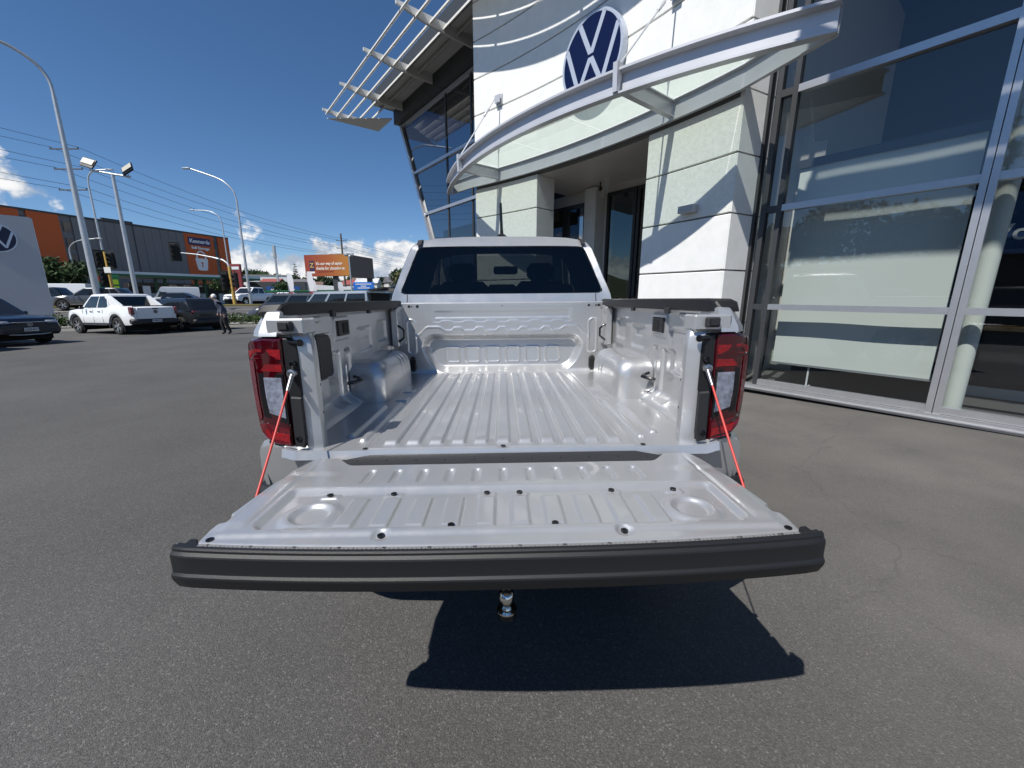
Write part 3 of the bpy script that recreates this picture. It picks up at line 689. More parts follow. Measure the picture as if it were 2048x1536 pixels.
# A-pillars slope down to the bonnet
nxt = [(x*1.02, 4.35+max(0, (1.88-z))*1.15, min(z, 1.9)) for (x, z) in ring]
keep = [i for i in range(nR) if not (2 < min(i, nR-i) < 100)]
cab = cb.build('cab', M_SILVER, T, 35)
hlr = [[(x*.965, yy, 1.25+(z-1.25)*.965) for x, z in ring+[ring[0]]] for yy in (3.44, 3.8, 4.33)]
MB().strip(hlr).build('headliner', mat('headliner_cloth', (.012, .012, .013), .9), T, 60)
g = MB(); g.add([(x, yback(z)+.004, z) for x, z in win], [tuple(range(len(win)))]); g.build('rear_window', glass('cab_rear_glass', (.085, .092, .092), .7, 0, 1.42), T)
rs = MB(); rs.add([(x*1.012, yback(z)+.001-.004, 1.6+(z-1.6)*1.02) for x, z in win]+[(x, yback(z)-.003, z) for x, z in win], [(i, (i+1) % len(win), len(win)+(i+1) % len(win), len(win)+i) for i in range(len(win))])
rs.build('window_seal', M_BLACK, T)
for s in (-1, 1):
    q = MB().strip([[(s*(.628+dx), yy, zz_+.0035) for dx, zz_ in ((-.018, 1.8475), (.018, 1.8405))] for yy in (3.245, 3.6, 4.2)])
    q.strip([[(s*(.628-.018), 3.245, 1.851), (s*(.628+.018), 3.245, 1.844)], [(s*(.628-.018), 3.232, 1.838), (s*(.628+.018), 3.232, 1.832)], [(s*(.63-.018), 3.185, 1.806), (s*(.63+.018), 3.18, 1.800)]])
    q.build('roof_ditch_strip', M_BLACKPL, T, 40)
    # seam in the panel below the window
    MB().tube([(s*.70, 3.013, 1.43), (s*.705, 3.0115, 1.36)], .003, 6).build('panel_seam', M_VOID, cab)
hl_ = MB().box((0, 3.165, 1.822), (.30, .02, .012), bev=.003); 
an = MB().lathe([(.048, 1.875), (.045, 1.897), (.018, 1.918), (.0, 1.920)], (.004, 3.42, 0), 'z', 16); an.tube([(.004, 3.42, 1.90), (.003, 3.415, 1.96), (-.002, 3.41, 2.15)], [.016, .0125, .0105], 10)
an.build('antenna', M_BLACK, T, 40)
# windscreen, bonnet and nose, doors: simple outer body ahead of the rear wall
b = MB(); side = [(3.06, .55), (3.06, 1.30), (4.95, 1.22), (5.25, 1.17), (6.3, 1.10), (6.52, .98), (6.56, .62), (6.40, .50), (6.22, .50)]+[(5.77+.45*math.cos(a), .40+.45*math.sin(a)) for a in np.linspace(.25, math.pi-.25, 12)]+[(5.3, .50)]
for x0, x1 in ((-.90, .90),):
    b.prism(side, lambda a, c_, d: (d, a, c_), -.90, .90)
b.build('front_body', M_SILVER, T, 30)
MB().quad((-.66, 4.36, 1.845), (.66, 4.36, 1.845), (.80, 5.0, 1.24), (-.80, 5.0, 1.24)).build('windscreen', glass('windscreen_glass', (.80, .86, .82), .5), T)
for s in (-1, 1):
    MB().tube([(s*.665, 4.34, 1.84), (s*.82, 5.0, 1.24)], .04, 8).build('windscreen_pillar', M_SILVER, T, 40)
    MB().quad((s*.84, 3.5, 1.44), (s*.70, 3.6, 1.80), (s*.70, 4.3, 1.80), (s*.84, 4.7, 1.40)).build('side_window', M_CARGLASS, T)
    MB().box((s*1.0, 4.75, 1.32), (.16, .10, .16), bev=.03).build('door_mirror', M_SILVER, T, 40)
    wheel_parts(T, (s*.80, 2.5, .395), .395, .27, s); wheel_parts(T, (s*.80, 5.77, .395), .395, .27, s)
ms = mat('seat_fabric', (.012, .012, .013), .85)
for x, y, wd in ((-.38, 4.05, .50), (.38, 4.05, .50)):
    q = MB().box((x, y, 1.26), (wd, .16, .62), bev=.06); q.box((x, y-.02, 1.655), (.27, .10, .17), bev=.045)
    for e in (-.06, .06): q.tube([(x+e, y, 1.5), (x+e, y, 1.62)], .008, 6)
    q.build('seat', ms, T, 40)
q = MB().box((0, 3.30, 1.22), (1.40, .14, .40), bev=.05)
for x in (-.45, 0, .45): q.box((x, 3.29, 1.46), (.26, .08, .10), bev=.035)
q.build('rear_bench', ms, T, 40)
MB().box((0.04, 4.40, 1.70), (.26, .04, .085), bev=.02).build('interior_mirror', M_BLACK, T, 40)
MB().box((0, 4.85, 1.12), (1.5, .5, .24), bev=.06).build('dashboard', ms, T, 40)
MB().tube([(.38+.19*math.cos(a), 4.62+.06*math.sin(a), 1.25+.17*math.sin(a)) for a in np.linspace(0, 2*math.pi, 24)], .016, 8, caps=False).build('steering_wheel', M_BLACK, T, 40)
MB().box((0, 3.8, .62), (1.70, 4.6, .10)).build('underbody', M_VOID, T)
# ------------------------------------------------------------------ dealership building (stands on its own level, a hair out of true with the sloping forecourt)
MBF = rot(R(12.8), R(1.2), R(-.1)); Wm = MC.T @ MBF
TB = Matrix.Translation(CAMP) @ Matrix([list(r) for r in Wm]).to_4x4() @ Matrix.Translation(-CAMP)
A0 = R(-36.7); UU = (math.sin(A0), math.cos(A0)); NN = (math.cos(A0), -math.sin(A0))
def B(s, n, z): return (UU[0]*s+NN[0]*n, UU[1]*s+NN[1]*n, z)
M_STUCCO = mat('white_stucco', (.83, .83, .81), .8, var=.05, vscale=5, bump=.25, bscale=140, col2=(.77, .78, .75))
M_STUCCO2 = mat('mottled_stucco', (.81, .81, .775), .8, var=.12, vscale=16, bump=.5, bscale=60, col2=(.71, .73, .67))
M_JOINT = mat('joint_grey', (.22, .22, .21), .9)
M_ALU = mat('satin_aluminium', (.55, .56, .58), .38, .75, var=.06, vscale=8)
M_DALU = mat('dark_aluminium', (.055, .058, .062), .45, .3)
M_FASCIA = mat('charcoal_fascia', (.045, .048, .05), .5)
M_PANE = glass('shopfront_glass', (.78, .82, .81), 1.0, 0.0, 1.5)
M_PANEB = glass('dark_blue_glass', (.10, .13, .17), 1.0, 0.0, 1.9)
M_CANG = glass('frosted_canopy_glass', (.86, .94, .88), .5, .03, 1.4, (.74, .82, .75, .30))
M_BEAM = mat('painted_steel', (.56, .57, .60), .4, .25, var=.07, vscale=3)
D = thing('dealership_building', 'white rendered car dealership with concave entrance wall and tall glazing', 'building', B(4, 6.4, 0), frame=TB)
# concave entrance wall, arc parameter 0 (right corner) .. 1 (left end)
K0 = (3.131, 5.728); LA = 6.22
arcP = [np.array(K0)]; arcT = []
NA = 96
for i in range(NA):
    a = R(-26+(-24)*(i+.5)/NA); d = np.array([math.sin(a), math.cos(a)])*LA/NA; arcP.append(arcP[-1]+d)
def arc(t):
    x = min(max(t, 0), 1)*NA; i = min(int(x), NA-1); return arcP[i]+(arcP[i+1]-arcP[i])*(x-i)
def anrm(t):                       # outward normal (towards the forecourt)
    a = R(-26-24*t); return np.array([-math.cos(a), math.sin(a)])
def apt(t, off, z):
    p = arc(t)+anrm(t)*off; return (p[0], p[1], z)
def wall_panel(t0, t1, z0, z1, name, mt, parent=D, off0=-.03, off1=.02, g=.011):
    n = max(2, int((t1-t0)*26)); q = MB(); dt = g/LA
    ts = np.linspace(t0+dt, t1-dt, n+1); b = .008
    rows = []
    for off, zz in ((off0, z0+g), (off1-b, z0+g), (off1, z0+g+b), (off1, z1-g-b), (off1-b, z1-g), (off0, z1-g)):
        rows.append([apt(t, off, zz) for t in ts])
    q.strip(rows)
    for e in (0, -1): q.quad(*[r_[e] for r_ in rows])
    return q.build(name, mt, parent, 30)
JZ = [.21, .965, 1.72, 2.475, 3.23, 3.985, 4.74, 5.495, 6.25, 7.005, 7.76]
rows = [[apt(t, -.03, z) for t in np.linspace(0, .25, 9)] for z in (-.4, 3.95)]
bk = MB().strip(rows); bk.strip([[apt(t, -.03, z) for t in np.linspace(.685, 1, 9)] for z in (-.4, 3.95)]); bk.strip([[apt(t, -.03, z) for t in np.linspace(0, 1, 30)] for z in (3.88, 8.4)])
bk.build('wall_core', M_JOINT, D)
zz = [-.4]+JZ+[8.4]
for a, b in zip(zz[:-1], zz[1:]):
    if a < 3.9:
        b_ = min(b, 3.90) if b > 3.95 else b
        m_ = M_STUCCO2 if a > 2.2 else M_STUCCO
        wall_panel(0, .25, a, b_, 'wall_panel', m_ if a > 2.2 else M_STUCCO); wall_panel(.685, 1, a, b_, 'wall_panel', M_STUCCO2)
    else: wall_panel(0, 1, a, b, 'wall_panel', M_STUCCO)
# right return of the wall and inner return of the left pier
rd = np.array([math.cos(R(-26)), -math.sin(R(-26))])
for a, b in zip(zz[:-1], zz[1:]):
    q = MB(); g = .011
    p0 = np.array(K0)-.0*rd; p1 = np.array(K0)+rd*.62; o = np.array([rd[1], -rd[0]])*.0
    for pp in ((p0+o, p1+o),):
        t = np.array([math.sin(R(-26)), math.cos(R(-26))])
        v = [(*(pp[0]-t*.001+anrm(0)*.012), a+g), (*(pp[1]), a+g), (*(pp[1]), b-g), (*(pp[0]-t*.001+anrm(0)*.012), b-g)]
        w2 = [(x-t[0]*-.06, y-t[1]*-.06, z) for x, y, z in v]
        q.add(v+w2, [(0, 1, 2, 3), (7, 6, 5, 4), (0, 4, 5, 1), (1, 5, 6, 2), (2, 6, 7, 3), (3, 7, 4, 0)])
    q.build('return_panel', M_STUCCO, D)
p0 = arc(.685); n0 = -anrm(.685)
for a, b in zip(zz[:6], zz[1:7]):
    b = min(b, 3.9)
    if b-a < .05: continue
    t = (arc(.70)-arc(.685)); t /= np.linalg.norm(t); e0 = p0-n0*.015; e1 = p0+n0*.55
    v = [(*e0, a+.011), (*e1, a+.011), (*e1, b-.011), (*e0, b-.011)]; w2 = [(x+t[0]*.05, y+t[1]*.05, z) for x, y, z in v]
    MB().add(v+w2, [(0, 1, 2, 3), (7, 6, 5, 4), (0, 4, 5, 1), (1, 5, 6, 2), (2, 6, 7, 3), (3, 7, 4, 0)]).build('return_panel', M_STUCCO, D)
# entrance recess: soffit, side, back wall with doors
M_SOFF = mat('soffit_paint', (.74, .71, .67), .35, var=.06, vscale=2)
q = MB(); ts = np.linspace(.20, .80, 16); q.strip([[apt(t, -.035, 3.895) for t in ts], [apt(t, -5.5, 3.895) for t in ts]]); q.build('entrance_soffit', M_SOFF, D)
M_EW = mat('entrance_wall', (.68, .65, .61), .5)
for s0, s1, n_, z0, z1 in ((6.7, 10.5, 8.0, 3.63, 3.89), (8.63, 10.5, 8.0, -.4, 3.63), (2.6, 6.7, 8.15, 3.76, 3.89), (2.4, 4.05, 8.15, -.4, 3.76), (6.66, 6.82, 8.155, -.4, 3.758), (7.06, 7.24, 8.06, -.4, 3.628)):
    MB().quad(B(s0, n_, z0), B(s1, n_, z0), B(s1, n_, z1), B(s0, n_, z1)).build('entrance_back_wall', M_EW, D)
def frame_rect(nm, s0, s1, z0, z1, n, wd, dp, mt, parent=D):
    q = MB()
    for a, b, c, d in ((s0, s0+wd, z0, z1), (s1-wd, s1, z0, z1), (s0+wd, s1-wd, z0, z0+wd), (s0+wd, s1-wd, z1-wd, z1)):
        v = [B(a, n, c), B(b, n, c), B(b, n, d), B(a, n, d), B(a, n+dp, c), B(b, n+dp, c), B(b, n+dp, d), B(a, n+dp, d)]
        q.add(v, [(0, 1, 2, 3), (7, 6, 5, 4), (0, 4, 5, 1), (1, 5, 6, 2), (2, 6, 7, 3), (3, 7, 4, 0)])
    return q.build(nm, mt, parent)
def pane(nm, s0, s1, z0, z1, n, mt, parent=D, lean=0.0, tilt=0.0):
    return MB().quad(B(s0, n, z0), B(s1, n, z0), B(s1, n, z1), B(s0, n, z1)).build(nm, mt, parent)
for s0, s1, z1 in ((7.95, 8.62, 3.62), (7.22, 7.92, 3.62)):
    fr = frame_rect('door', s0, s1, 0, z1, 7.97, .09, .08, M_DALU); pane('door_pane', s0+.09, s1-.09, .09, z1-.09, 8.01, glass('door_glass', (.06, .07, .08), 1.0, 0, 2.4), fr)
for s0, s1 in ((5.85, 6.68), (4.98, 5.82), (4.08, 4.95)):
    fr = frame_rect('door', s0, s1, 0, 3.75, 8.1, .07, .08, M_DALU); pane('door_pane', s0+.07, s1-.07, .07, 3.68, 8.14, glass('dark_door_glass', (.10, .12, .12), 1.0, 0, 1.6), fr)
q = MB().box(B(6.95, 7.95, 1.8), (.34, .36, 4.15), rz=-A0, bev=.02); q.build('entrance_column', M_STUCCO, D, 30)
q = MB().quad(B(3.2, 10.2, 0), B(7.2, 10.2, 0), B(7.2, 10.2, 3.9), B(3.2, 10.2, 3.9)); q.build('foyer_wall', mat('foyer', (.05, .055, .06), .6), D)

# shopfront glazing to the right: frames, panes, interior
GN = 6.40
def member(nm, s0, s1, z0, z1, n0, n1, mt, parent=D, bev=0):
    v = [B(s0, n0, z0), B(s1, n0, z0), B(s1, n0, z1), B(s0, n0, z1), B(s0, n1, z0), B(s1, n1, z0), B(s1, n1, z1), B(s0, n1, z1)]
    return MB().add(v, [(0, 1, 2, 3), (7, 6, 5, 4), (0, 4, 5, 1), (1, 5, 6, 2), (2, 6, 7, 3), (3, 7, 4, 0)]).build(nm, mt, parent)
bays = [(.52, 2.27), (-1.46, .40), (-3.4, -1.54), (-5.34, -3.48)]
tz = [(.09, .165), (1.175, 1.25), (2.48, 2.56), (3.885, 3.97), (5.35, 5.43), (6.6, 6.7)]
for i, (s0, s1) in enumerate(bays):
    e = s1
    for z0, z1 in tz: member('transom', s0, s1, z0, z1, GN-.045, GN+.05, M_ALU)
    for (za, zb) in zip(tz[:-1], tz[1:]): pane('window_pane', s0, s1, za[1], zb[0], GN+.012, M_PANE)
    for ds in (0, .064): member('mullion', s0-.12+ds, s0-.064+ds, .0, 7.7, GN-.06, GN+.06, M_ALU)
member('mullion', 2.27, 2.33, 0, 7.7, GN-.045, GN+.06, M_DALU); member('mullion', 2.46, 2.52, 0, 7.7, GN-.045, GN+.06, M_DALU)
member('mullion', 2.60, 2.66, 0, 7.7, GN-.02, GN+.08, M_DALU)
for (za, zb) in zip(tz[:-1], tz[1:]):
    pane('window_pane', 2.33, 2.46, za[1], zb[0], GN+.012, M_PANE); member('transom', 2.33, 2.46, zb[0], zb[1], GN-.04, GN+.05, M_DALU)
member('sill', -5.5, 2.52, .0, .085, GN-.075, GN+.06, M_ALU); member('base_kerb', -5.5, 2.62, -.25, -.003, GN-.02, GN+.3, M_VOID); member('sill_flashing', -5.5, 2.52, .03, .042, GN-.105, GN-.077, M_ALU)
# interior
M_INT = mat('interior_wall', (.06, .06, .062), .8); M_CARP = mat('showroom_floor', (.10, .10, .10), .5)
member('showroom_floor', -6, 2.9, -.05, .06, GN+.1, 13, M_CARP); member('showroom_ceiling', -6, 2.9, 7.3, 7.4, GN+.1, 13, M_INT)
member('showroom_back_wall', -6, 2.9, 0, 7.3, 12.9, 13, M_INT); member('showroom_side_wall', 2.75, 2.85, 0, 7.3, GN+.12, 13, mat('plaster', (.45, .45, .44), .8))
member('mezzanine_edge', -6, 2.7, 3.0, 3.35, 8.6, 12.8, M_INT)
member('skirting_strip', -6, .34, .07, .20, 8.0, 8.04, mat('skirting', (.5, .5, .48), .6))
# counter
ct = thing('sales_counter', 'dark sales counter with pale timber edge behind the right-hand glass', 'counter', B(-1.2, 8.6, .06), frame=TB)
member('counter_front', -4.5, .30, .06, .92, 8.25, 8.9, mat('counter_dark', (.035, .036, .036), .7), ct)
member('counter_edge', -4.5, .32, .923, .97, 8.2, 8.95, mat('timber_edge', (.42, .25, .11), .5, var=.3, vscale=6), ct)
for s_, w_, h_ in ((-.1, .25, .28), (-.55, .34, .36), (-1.1, .3, .22)):
    mo = thing('monitor', 'small dark monitor standing on the sales counter' if s_ == -.1 else ('large dark monitor on the counter' if s_ == -.55 else 'low dark monitor farthest along the counter'), 'monitor', B(s_, 8.55, .97), frame=TB)
    member('screen', s_-w_/2, s_+w_/2, 1.03, 1.03+h_, 8.52, 8.55, M_BLACK, mo); member('stand', s_-.05, s_+.05, .972, 1.03, 8.51, 8.56, M_STEEL, mo)
# brand panel on the back wall
bpn = thing('brand_panel', 'dark blue hanging panel with white brand lettering inside the showroom', 'sign', B(-.8, 9.0, 2.2), frame=TB)
member('panel', -3.2, .62, 1.95, 2.75, 9.0, 9.05, mat('brand_blue', (.015, .05, .16), .5), bpn)
text_obj('lettering', 'Volkswagen', .30, mat('brand_white', (.6, .62, .65), .5), bpn, B(.50, 8.992, 2.22), (-UU[0], -UU[1], 0), (0, 0, 1), bold=.006, align='LEFT')
# round column
col = MB().lathe([(.095, .06), (.095, 7.3)], (0, 0, 0), 'z', 28)
col.v = [(p[0]*.85+B(.345, 6.66, 0)[0], p[1]*.85+B(.345, 6.66, 0)[1], p[2]) for p in col.v]
c_ = col.build('round_column', mat('column_paint', (.66, .68, .64), .5), D, 40)
# roller blind and its stand behind the first bay
bl = thing('roller_blind', 'pale grey roller blind drawn down behind the first window bay', 'blind', B(1.4, 6.62, .4), frame=TB)
q = MB(); q.strip([[B(s_, 6.62+.004*math.sin(s_*5+z*3), z) for s_ in np.linspace(.56, 2.20, 24)] for z in np.linspace(.42, 3.02, 24)]); q.build('fabric', mat('blind_fabric', (.64, .66, .63), .9, var=.03, vscale=200), bl, 60)
member('head_box', .54, 2.22, 3.02, 3.12, 6.59, 6.66, M_DALU, bl)
member('bottom_bar', .55, 2.21, .395, .422, 6.605, 6.635, M_ALU, bl)
q = MB().box(B(1.75, 6.66, .10), (.34, .04, .02), rz=-A0+1.2); q.tube([B(1.75, 6.66, .1), B(1.75, 6.66, .42)], .012, 8); q.box(B(1.75, 6.66, .10), (.34, .03, .022), rz=-A0)
o = q.build('display_stand', mat('stand_white', (.7, .7, .7), .5), None, frame=TB, base=B(1.75, 6.58, .1)); tag(o, 'small white stand foot showing below the roller blind', 'stand')
cr_ = MB(); rows = []
for z in np.linspace(.1, 1.2, 8): rows.append([B(2.36+.05*math.sin(3*a+z*2)*.5+.035*math.cos(a), 6.62+.05*math.sin(a), z) for a in np.linspace(0, 2*math.pi, 13)])
o = cr_.strip(rows).build('folded_umbrella', mat('black_cloth', (.012, .012, .013), .8), None, 40, TB, B(2.36, 6.62, .1)); tag(o, 'furled black umbrella standing in the narrow side window', 'umbrella')

# left glazing with the raking corner
LN = 7.0
def lc(z): return 13.86+(z-3.48)*.49
lz = [0, 1.35, 2.78, 4.22, 5.74, 7.55]
for za, zb in zip(lz[:-1], lz[1:]):
    for s0, s1 in ((8.4, 10.9), (10.98, 12.4)):
        if lc(za) > s1: pane('window_pane', s0, s1, za+.05, zb-.05, LN+.01, M_PANEB)
    MB().quad(B(12.48, LN+.01, za+.05), B(max(lc(za)-.1, 12.5), LN+.01, za+.05), B(lc(zb)-.1, LN+.01, zb-.05), B(12.48, LN+.01, zb-.05)).build('window_pane', M_PANEB, D)
    member('transom', 8.4, lc(zb)-.08, zb-.045, zb+.045, LN-.05, LN+.05, M_ALU)
for s_ in (10.94, 12.44): member('mullion', s_-.04, s_+.04, 0, 7.55, LN-.01, LN+.05, M_DALU)
q = MB(); v = []
for z in (0, 7.9): v += [B(lc(z)-.12, LN-.07, z), B(lc(z)+.02, LN-.07, z), B(lc(z)+.02, LN+.12, z), B(lc(z)-.12, LN+.12, z)]
q.add(v, [(0, 1, 5, 4), (1, 2, 6, 5), (2, 3, 7, 6), (3, 0, 4, 7)]); q.build('corner_post', M_ALU, D)
member('dim_core', 8.2, 11.6, 0, 7.6, 9.0, 9.2, M_INT); member('floor_slab', 8.2, 13.4, 3.3, 3.6, LN+.3, 9.2, M_INT)
# fascia and roof
member('fascia', -6, 15.95, 7.62, 8.08, 6.75, 7.1, M_FASCIA); member('soffit_board', -6, 15.9, 8.085, 8.12, 6.05, 6.75, mat('soffit_board', (.55, .55, .53), .6))
member('fascia_cap', -6, 16.1, 8.125, 8.45, 6.0, 7.2, M_FASCIA); member('roof', -6, 16, 8.455, 8.6, 6.1, 14, M_FASCIA)
# louvred sunshade
S = thing('louvre_sunshade', 'white louvred sunshade of five blades on brackets above the glazing', 'sunshade', B(8, 5.7, 8.0), frame=TB)
sb = [17.45, 15.1, 12.75, 10.4, 8.05, 5.7, 3.35, 1.7]
M_LOUV = mat('louvre_paint', (.62, .62, .60), .45)
for s_ in sb:
    q = MB().prism([(4.62, 8.13), (4.62, 8.05), (5.4, 7.90), (6.2, 7.84), (6.74, 7.82), (6.74, 8.08)], lambda a, b, d: B(d, a, b), s_-.03, s_+.03); br = q.build('bracket', M_LOUV, S)
    for n_ in (4.95, 5.35, 5.75, 6.15): MB().lathe([(.001, 0), (.018, 0), (.018, .015), (.001, .015)], (0, 0, 0), 'x', 8)
for n_ in (4.80, 5.18, 5.56, 5.94, 6.32):
    q = MB(); ring = [(.150*math.cos(a), .034*math.sin(a)) for a in np.linspace(0, 2*math.pi, 13)[:-1]]
    ca, sa = math.cos(R(50)), math.sin(R(50))
    pr = [(n_+a*ca-b*sa, 8.04+a*sa+b*ca) for a, b in ring]
    q.prism(pr, lambda a, b, d: B(d, a, b), 1.6, 17.5); q.build('blade', M_LOUV, S, 50)
S2 = thing('deep_sunshade', 'deep white louvred sunshade above the shopfront, out of the top of the picture', 'sunshade', B(-2, 4.4, 8.0), frame=TB)
for s_ in (1.45, -1.0, -3.45, -5.9): MB().prism([(2.2, 8.13), (2.2, 8.05), (4.4, 7.86), (6.74, 7.82), (6.74, 8.08)], lambda a, b, d: B(d, a, b), s_-.03, s_+.03).build('bracket', M_LOUV, S2)
for k in range(11):
    n_ = 2.42+.38*k; pr = [(n_+a*ca-b*sa, 8.04+a*sa+b*ca) for a, b in ring]; MB().prism(pr, lambda a, b, d: B(d, a, b), -5.9, 1.5).build('blade', M_LOUV, S2, 50)
q = MB(); tri = [(17.43, 4.75), (17.43, 6.7), (15.95, 6.7)]
q.prism(tri, lambda a, b, d: B(a, b, d), 7.80, 7.83); q.build('corner_soffit', M_LOUV, S)

# entrance canopy
CN = thing('entrance_canopy', 'curved white steel and frosted glass canopy hung over the entrance', 'canopy', B(5.6, 5.2, 3.9), frame=TB)
CC = (5.6, 13.95); CR = 9.40
def cpt(s_, off=0.0):
    x = s_-CC[0]; n = CC[1]-math.sqrt(CR*CR-x*x); d = np.array([x, n-CC[1]])/CR; return (s_+d[0]*off, n+d[1]*off)
def sn(p): return (p[0]*UU[0]+p[1]*UU[1], p[0]*NN[0]+p[1]*NN[1])
SL, SR = 9.83, 1.66
def sweep(nm, path, sect, mt, parent, smooth=30):
    rows = []
    for (s_, n_), (ds, dn) in path: rows.append([B(s_+ds*o, n_+dn*o, z) for o, z in sect+[sect[0]]])
    q = MB().strip(rows); q.quad(*rows[0][:-1]); q.quad(*rows[-1][:-1]); return q.build(nm, mt, parent, smooth)
pth = []
for s_ in np.linspace(SR, SL, 60):
    p = cpt(s_); x = s_-CC[0]; pth.append((p, (x/CR, (p[1]-CC[1])/CR)))
chan = [(0.05, 3.93), (0.05, 3.955), (-.035, 3.965), (-.035, 4.185), (.055, 4.195), (.055, 4.225), (-.06, 4.225), (-.06, 3.93)]
sweep('front_beam', pth, chan, M_BEAM, CN, 25)
MB_ = []
wl = []
for t in np.linspace(1, 0, 40): p = arc(t)+anrm(t)*.055; s_, n_ = sn(p); nm_ = anrm(t); wl.append(((s_, n_), (nm_[0]*UU[0]+nm_[1]*UU[1], nm_[0]*NN[0]+nm_[1]*NN[1])))
endp = cpt(SR)
last = wl[-1]
for k in (.4, .8, 1.0): wl.append(((last[0][0]+(endp[0]-last[0][0])*k, last[0][1]+(endp[1]+.06-last[0][1])*k), (.05, -1.0)))
lft = cpt(SL); first = wl[0]
wl = [((lft[0], lft[1]+.10), (.05, -1.0))]+wl
sweep('back_beam', wl, [(0.0, 3.93), (.06, 3.93), (.06, 3.94), (.012, 3.95), (.012, 4.19), (.06, 4.20), (.06, 4.21), (0, 4.21)], M_BEAM, CN, 25)
def back_n(s_):
    best = min(range(len(wl)-1), key=lambda i: 0 if (wl[i][0][0]-s_)*(wl[i+1][0][0]-s_) <= 0 else 1+abs(wl[i][0][0]-s_))
    (a, na), (b, nb) = wl[best][0], wl[best+1][0]; k = (s_-a)/((b-a) or 1); return na+(nb-na)*min(max(k, 0), 1)
for s_ in (3.80, 8.05):
    n0, n1 = cpt(s_)[1]+.05, back_n(s_)-.05
    q = MB()
    for a, b, c, d in ((s_-.006, s_+.006, 3.985, 4.175), (s_-.045, s_+.045, 3.97, 3.985), (s_-.045, s_+.045, 4.175, 4.188)):
        v = [B(a, n0, c), B(b, n0, c), B(b, n0, d), B(a, n0, d), B(a, n1, c), B(b, n1, c), B(b, n1, d), B(a, n1, d)]
        q.add(v, [(0, 1, 2, 3), (7, 6, 5, 4), (0, 4, 5, 1), (1, 5, 6, 2), (2, 6, 7, 3), (3, 7, 4, 0)])
    q.build('cross_beam', M_BEAM, CN)
cuts = [SR+.05, 2.72, 3.80, 5.2, 6.6, 8.05, SL-.05]
for a, b in zip(cuts[:-1], cuts[1:]):
    ss_ = np.linspace(a+.006, b-.006, 8); q = MB()
    for z, fl_ in ((4.214, 0), (4.226, 1)): q.strip([[B(s_, cpt(s_)[1]+.06, z) for s_ in ss_], [B(s_, max(cpt(s_)[1]+.07, back_n(s_)-.065), z) for s_ in ss_]])
    q.v = q.v[:16]; q.f = [f_ for f_ in q.f if max(f_) < 16]
    q.build('glass_panel', M_CANG, CN)
for s_, t_, za in ((8.05, .868, 5.62), (3.80, .19, 5.62)):
    fp = cpt(s_); f0 = Vector(B(s_, fp[1]-.02, 4.26)); w0 = Vector(apt(t_, .16, za)); d_ = (w0-f0).normalized()
    MB().tube([f0, f0+d_*.04, w0], .013, 8).build('tie_rod', M_BEAM, CN, 60)
    MB().tube([w0-d_*.55, w0-d_*.53, w0-d_*.33, w0-d_*.31], [.013, .026, .026, .013], 8).build('turnbuckle', M_BEAM, CN, 60)
    q = MB().box(tuple(apt(t_, .10, za)), (.02, .16, .16), rz=-R(-26-24*t_)+math.pi/2*0, bev=.004); q.build('anchor_lug', M_BEAM, CN)
    wall = MB().box(tuple(apt(t_, .03, za)), (.03, .20, .20), rz=-R(-26-24*t_), bev=.004); wall.build('anchor_plate', M_BEAM, CN)
    q = MB().prism([(fp[1]-.09, 4.29), (fp[1]+.03, 4.29), (fp[1]+.03, 4.20), (fp[1]-.03, 3.95), (fp[1]-.08, 3.95)], lambda a, b, d: B(d, a, b), s_-.035, s_+.035); q.build('hanger_plate', M_BEAM, CN)

# round emblem (letters V over W inside a ring)
def emblem(name, label, center, right, up, rad, depth, m_disc, m_line, frame=None, parent=None, cat='emblem', rim=None):
    right = np.array(right, float); up = np.array(up, float); nrm = np.cross(right, up)
    def P(a, b, d): return tuple(np.array(center)+right*a*rad+up*b*rad+nrm*d)
    root = parent
    if root is None: root = thing(name, label, cat, tuple(center), frame=frame)
    q = MB(); n = 48
    circ = [(math.cos(2*math.pi*i/n), math.sin(2*math.pi*i/n)) for i in range(n)]
    q.prism(circ, P, -depth, 0); q.build('disc', rim or m_disc, root, 40)
    q = MB(); q.prism([(x*.965, y*.965) for x, y in circ], P, 0.0, .002*rad+.002); q.build('disc_face', m_disc, root)
    e = .004*rad+.004; q = MB()
    c2 = circ+[circ[0]]
    q.strip([[P(x*.93, y*.93, 0) for x, y in c2], [P(x*.93, y*.93, e) for x, y in c2], [P(x*.995, y*.995, e) for x, y in c2], [P(x*.995, y*.995, 0) for x, y in c2]])
    q.build('ring', m_line, root)
    def stroke(pts, w_):
        out_l, out_r = [], []
        for i, p in enumerate(pts):
            p = np.array(p); d0 = np.array(pts[i])-np.array(pts[i-1]) if i else np.array(pts[1])-p
            d1 = np.array(pts[i+1])-p if i < len(pts)-1 else d0
            n0 = np.array([-d0[1], d0[0]])/np.linalg.norm(d0); n1 = np.array([-d1[1], d1[0]])/np.linalg.norm(d1)
            m_ = (n0+n1); m_ /= np.linalg.norm(m_); k = w_/2/max(.35, m_@n0); out_l.append(p+m_*k); out_r.append(p-m_*k)
        qq = MB(); qq.strip([[P(*p, e*1.0) for p in out_l], [P(*p, e*1.0) for p in out_r]]); qq.strip([[P(*p, 0) for p in out_l], [P(*p, e) for p in out_l]]); qq.strip([[P(*p, 0) for p in out_r], [P(*p, e) for p in out_r]]); return qq
    stroke([(-.40, .86), (-.045, .155), (.045, .155), (.40, .86)], .125).build('letter_v', m_line, root)
    stroke([(-.83, .44), (-.40, -.62), (-.36, -.62), (-.045, -.045), (.045, -.045), (.36, -.62), (.40, -.62), (.83, .44)], .125).build('letter_w', m_line, root)
    return root
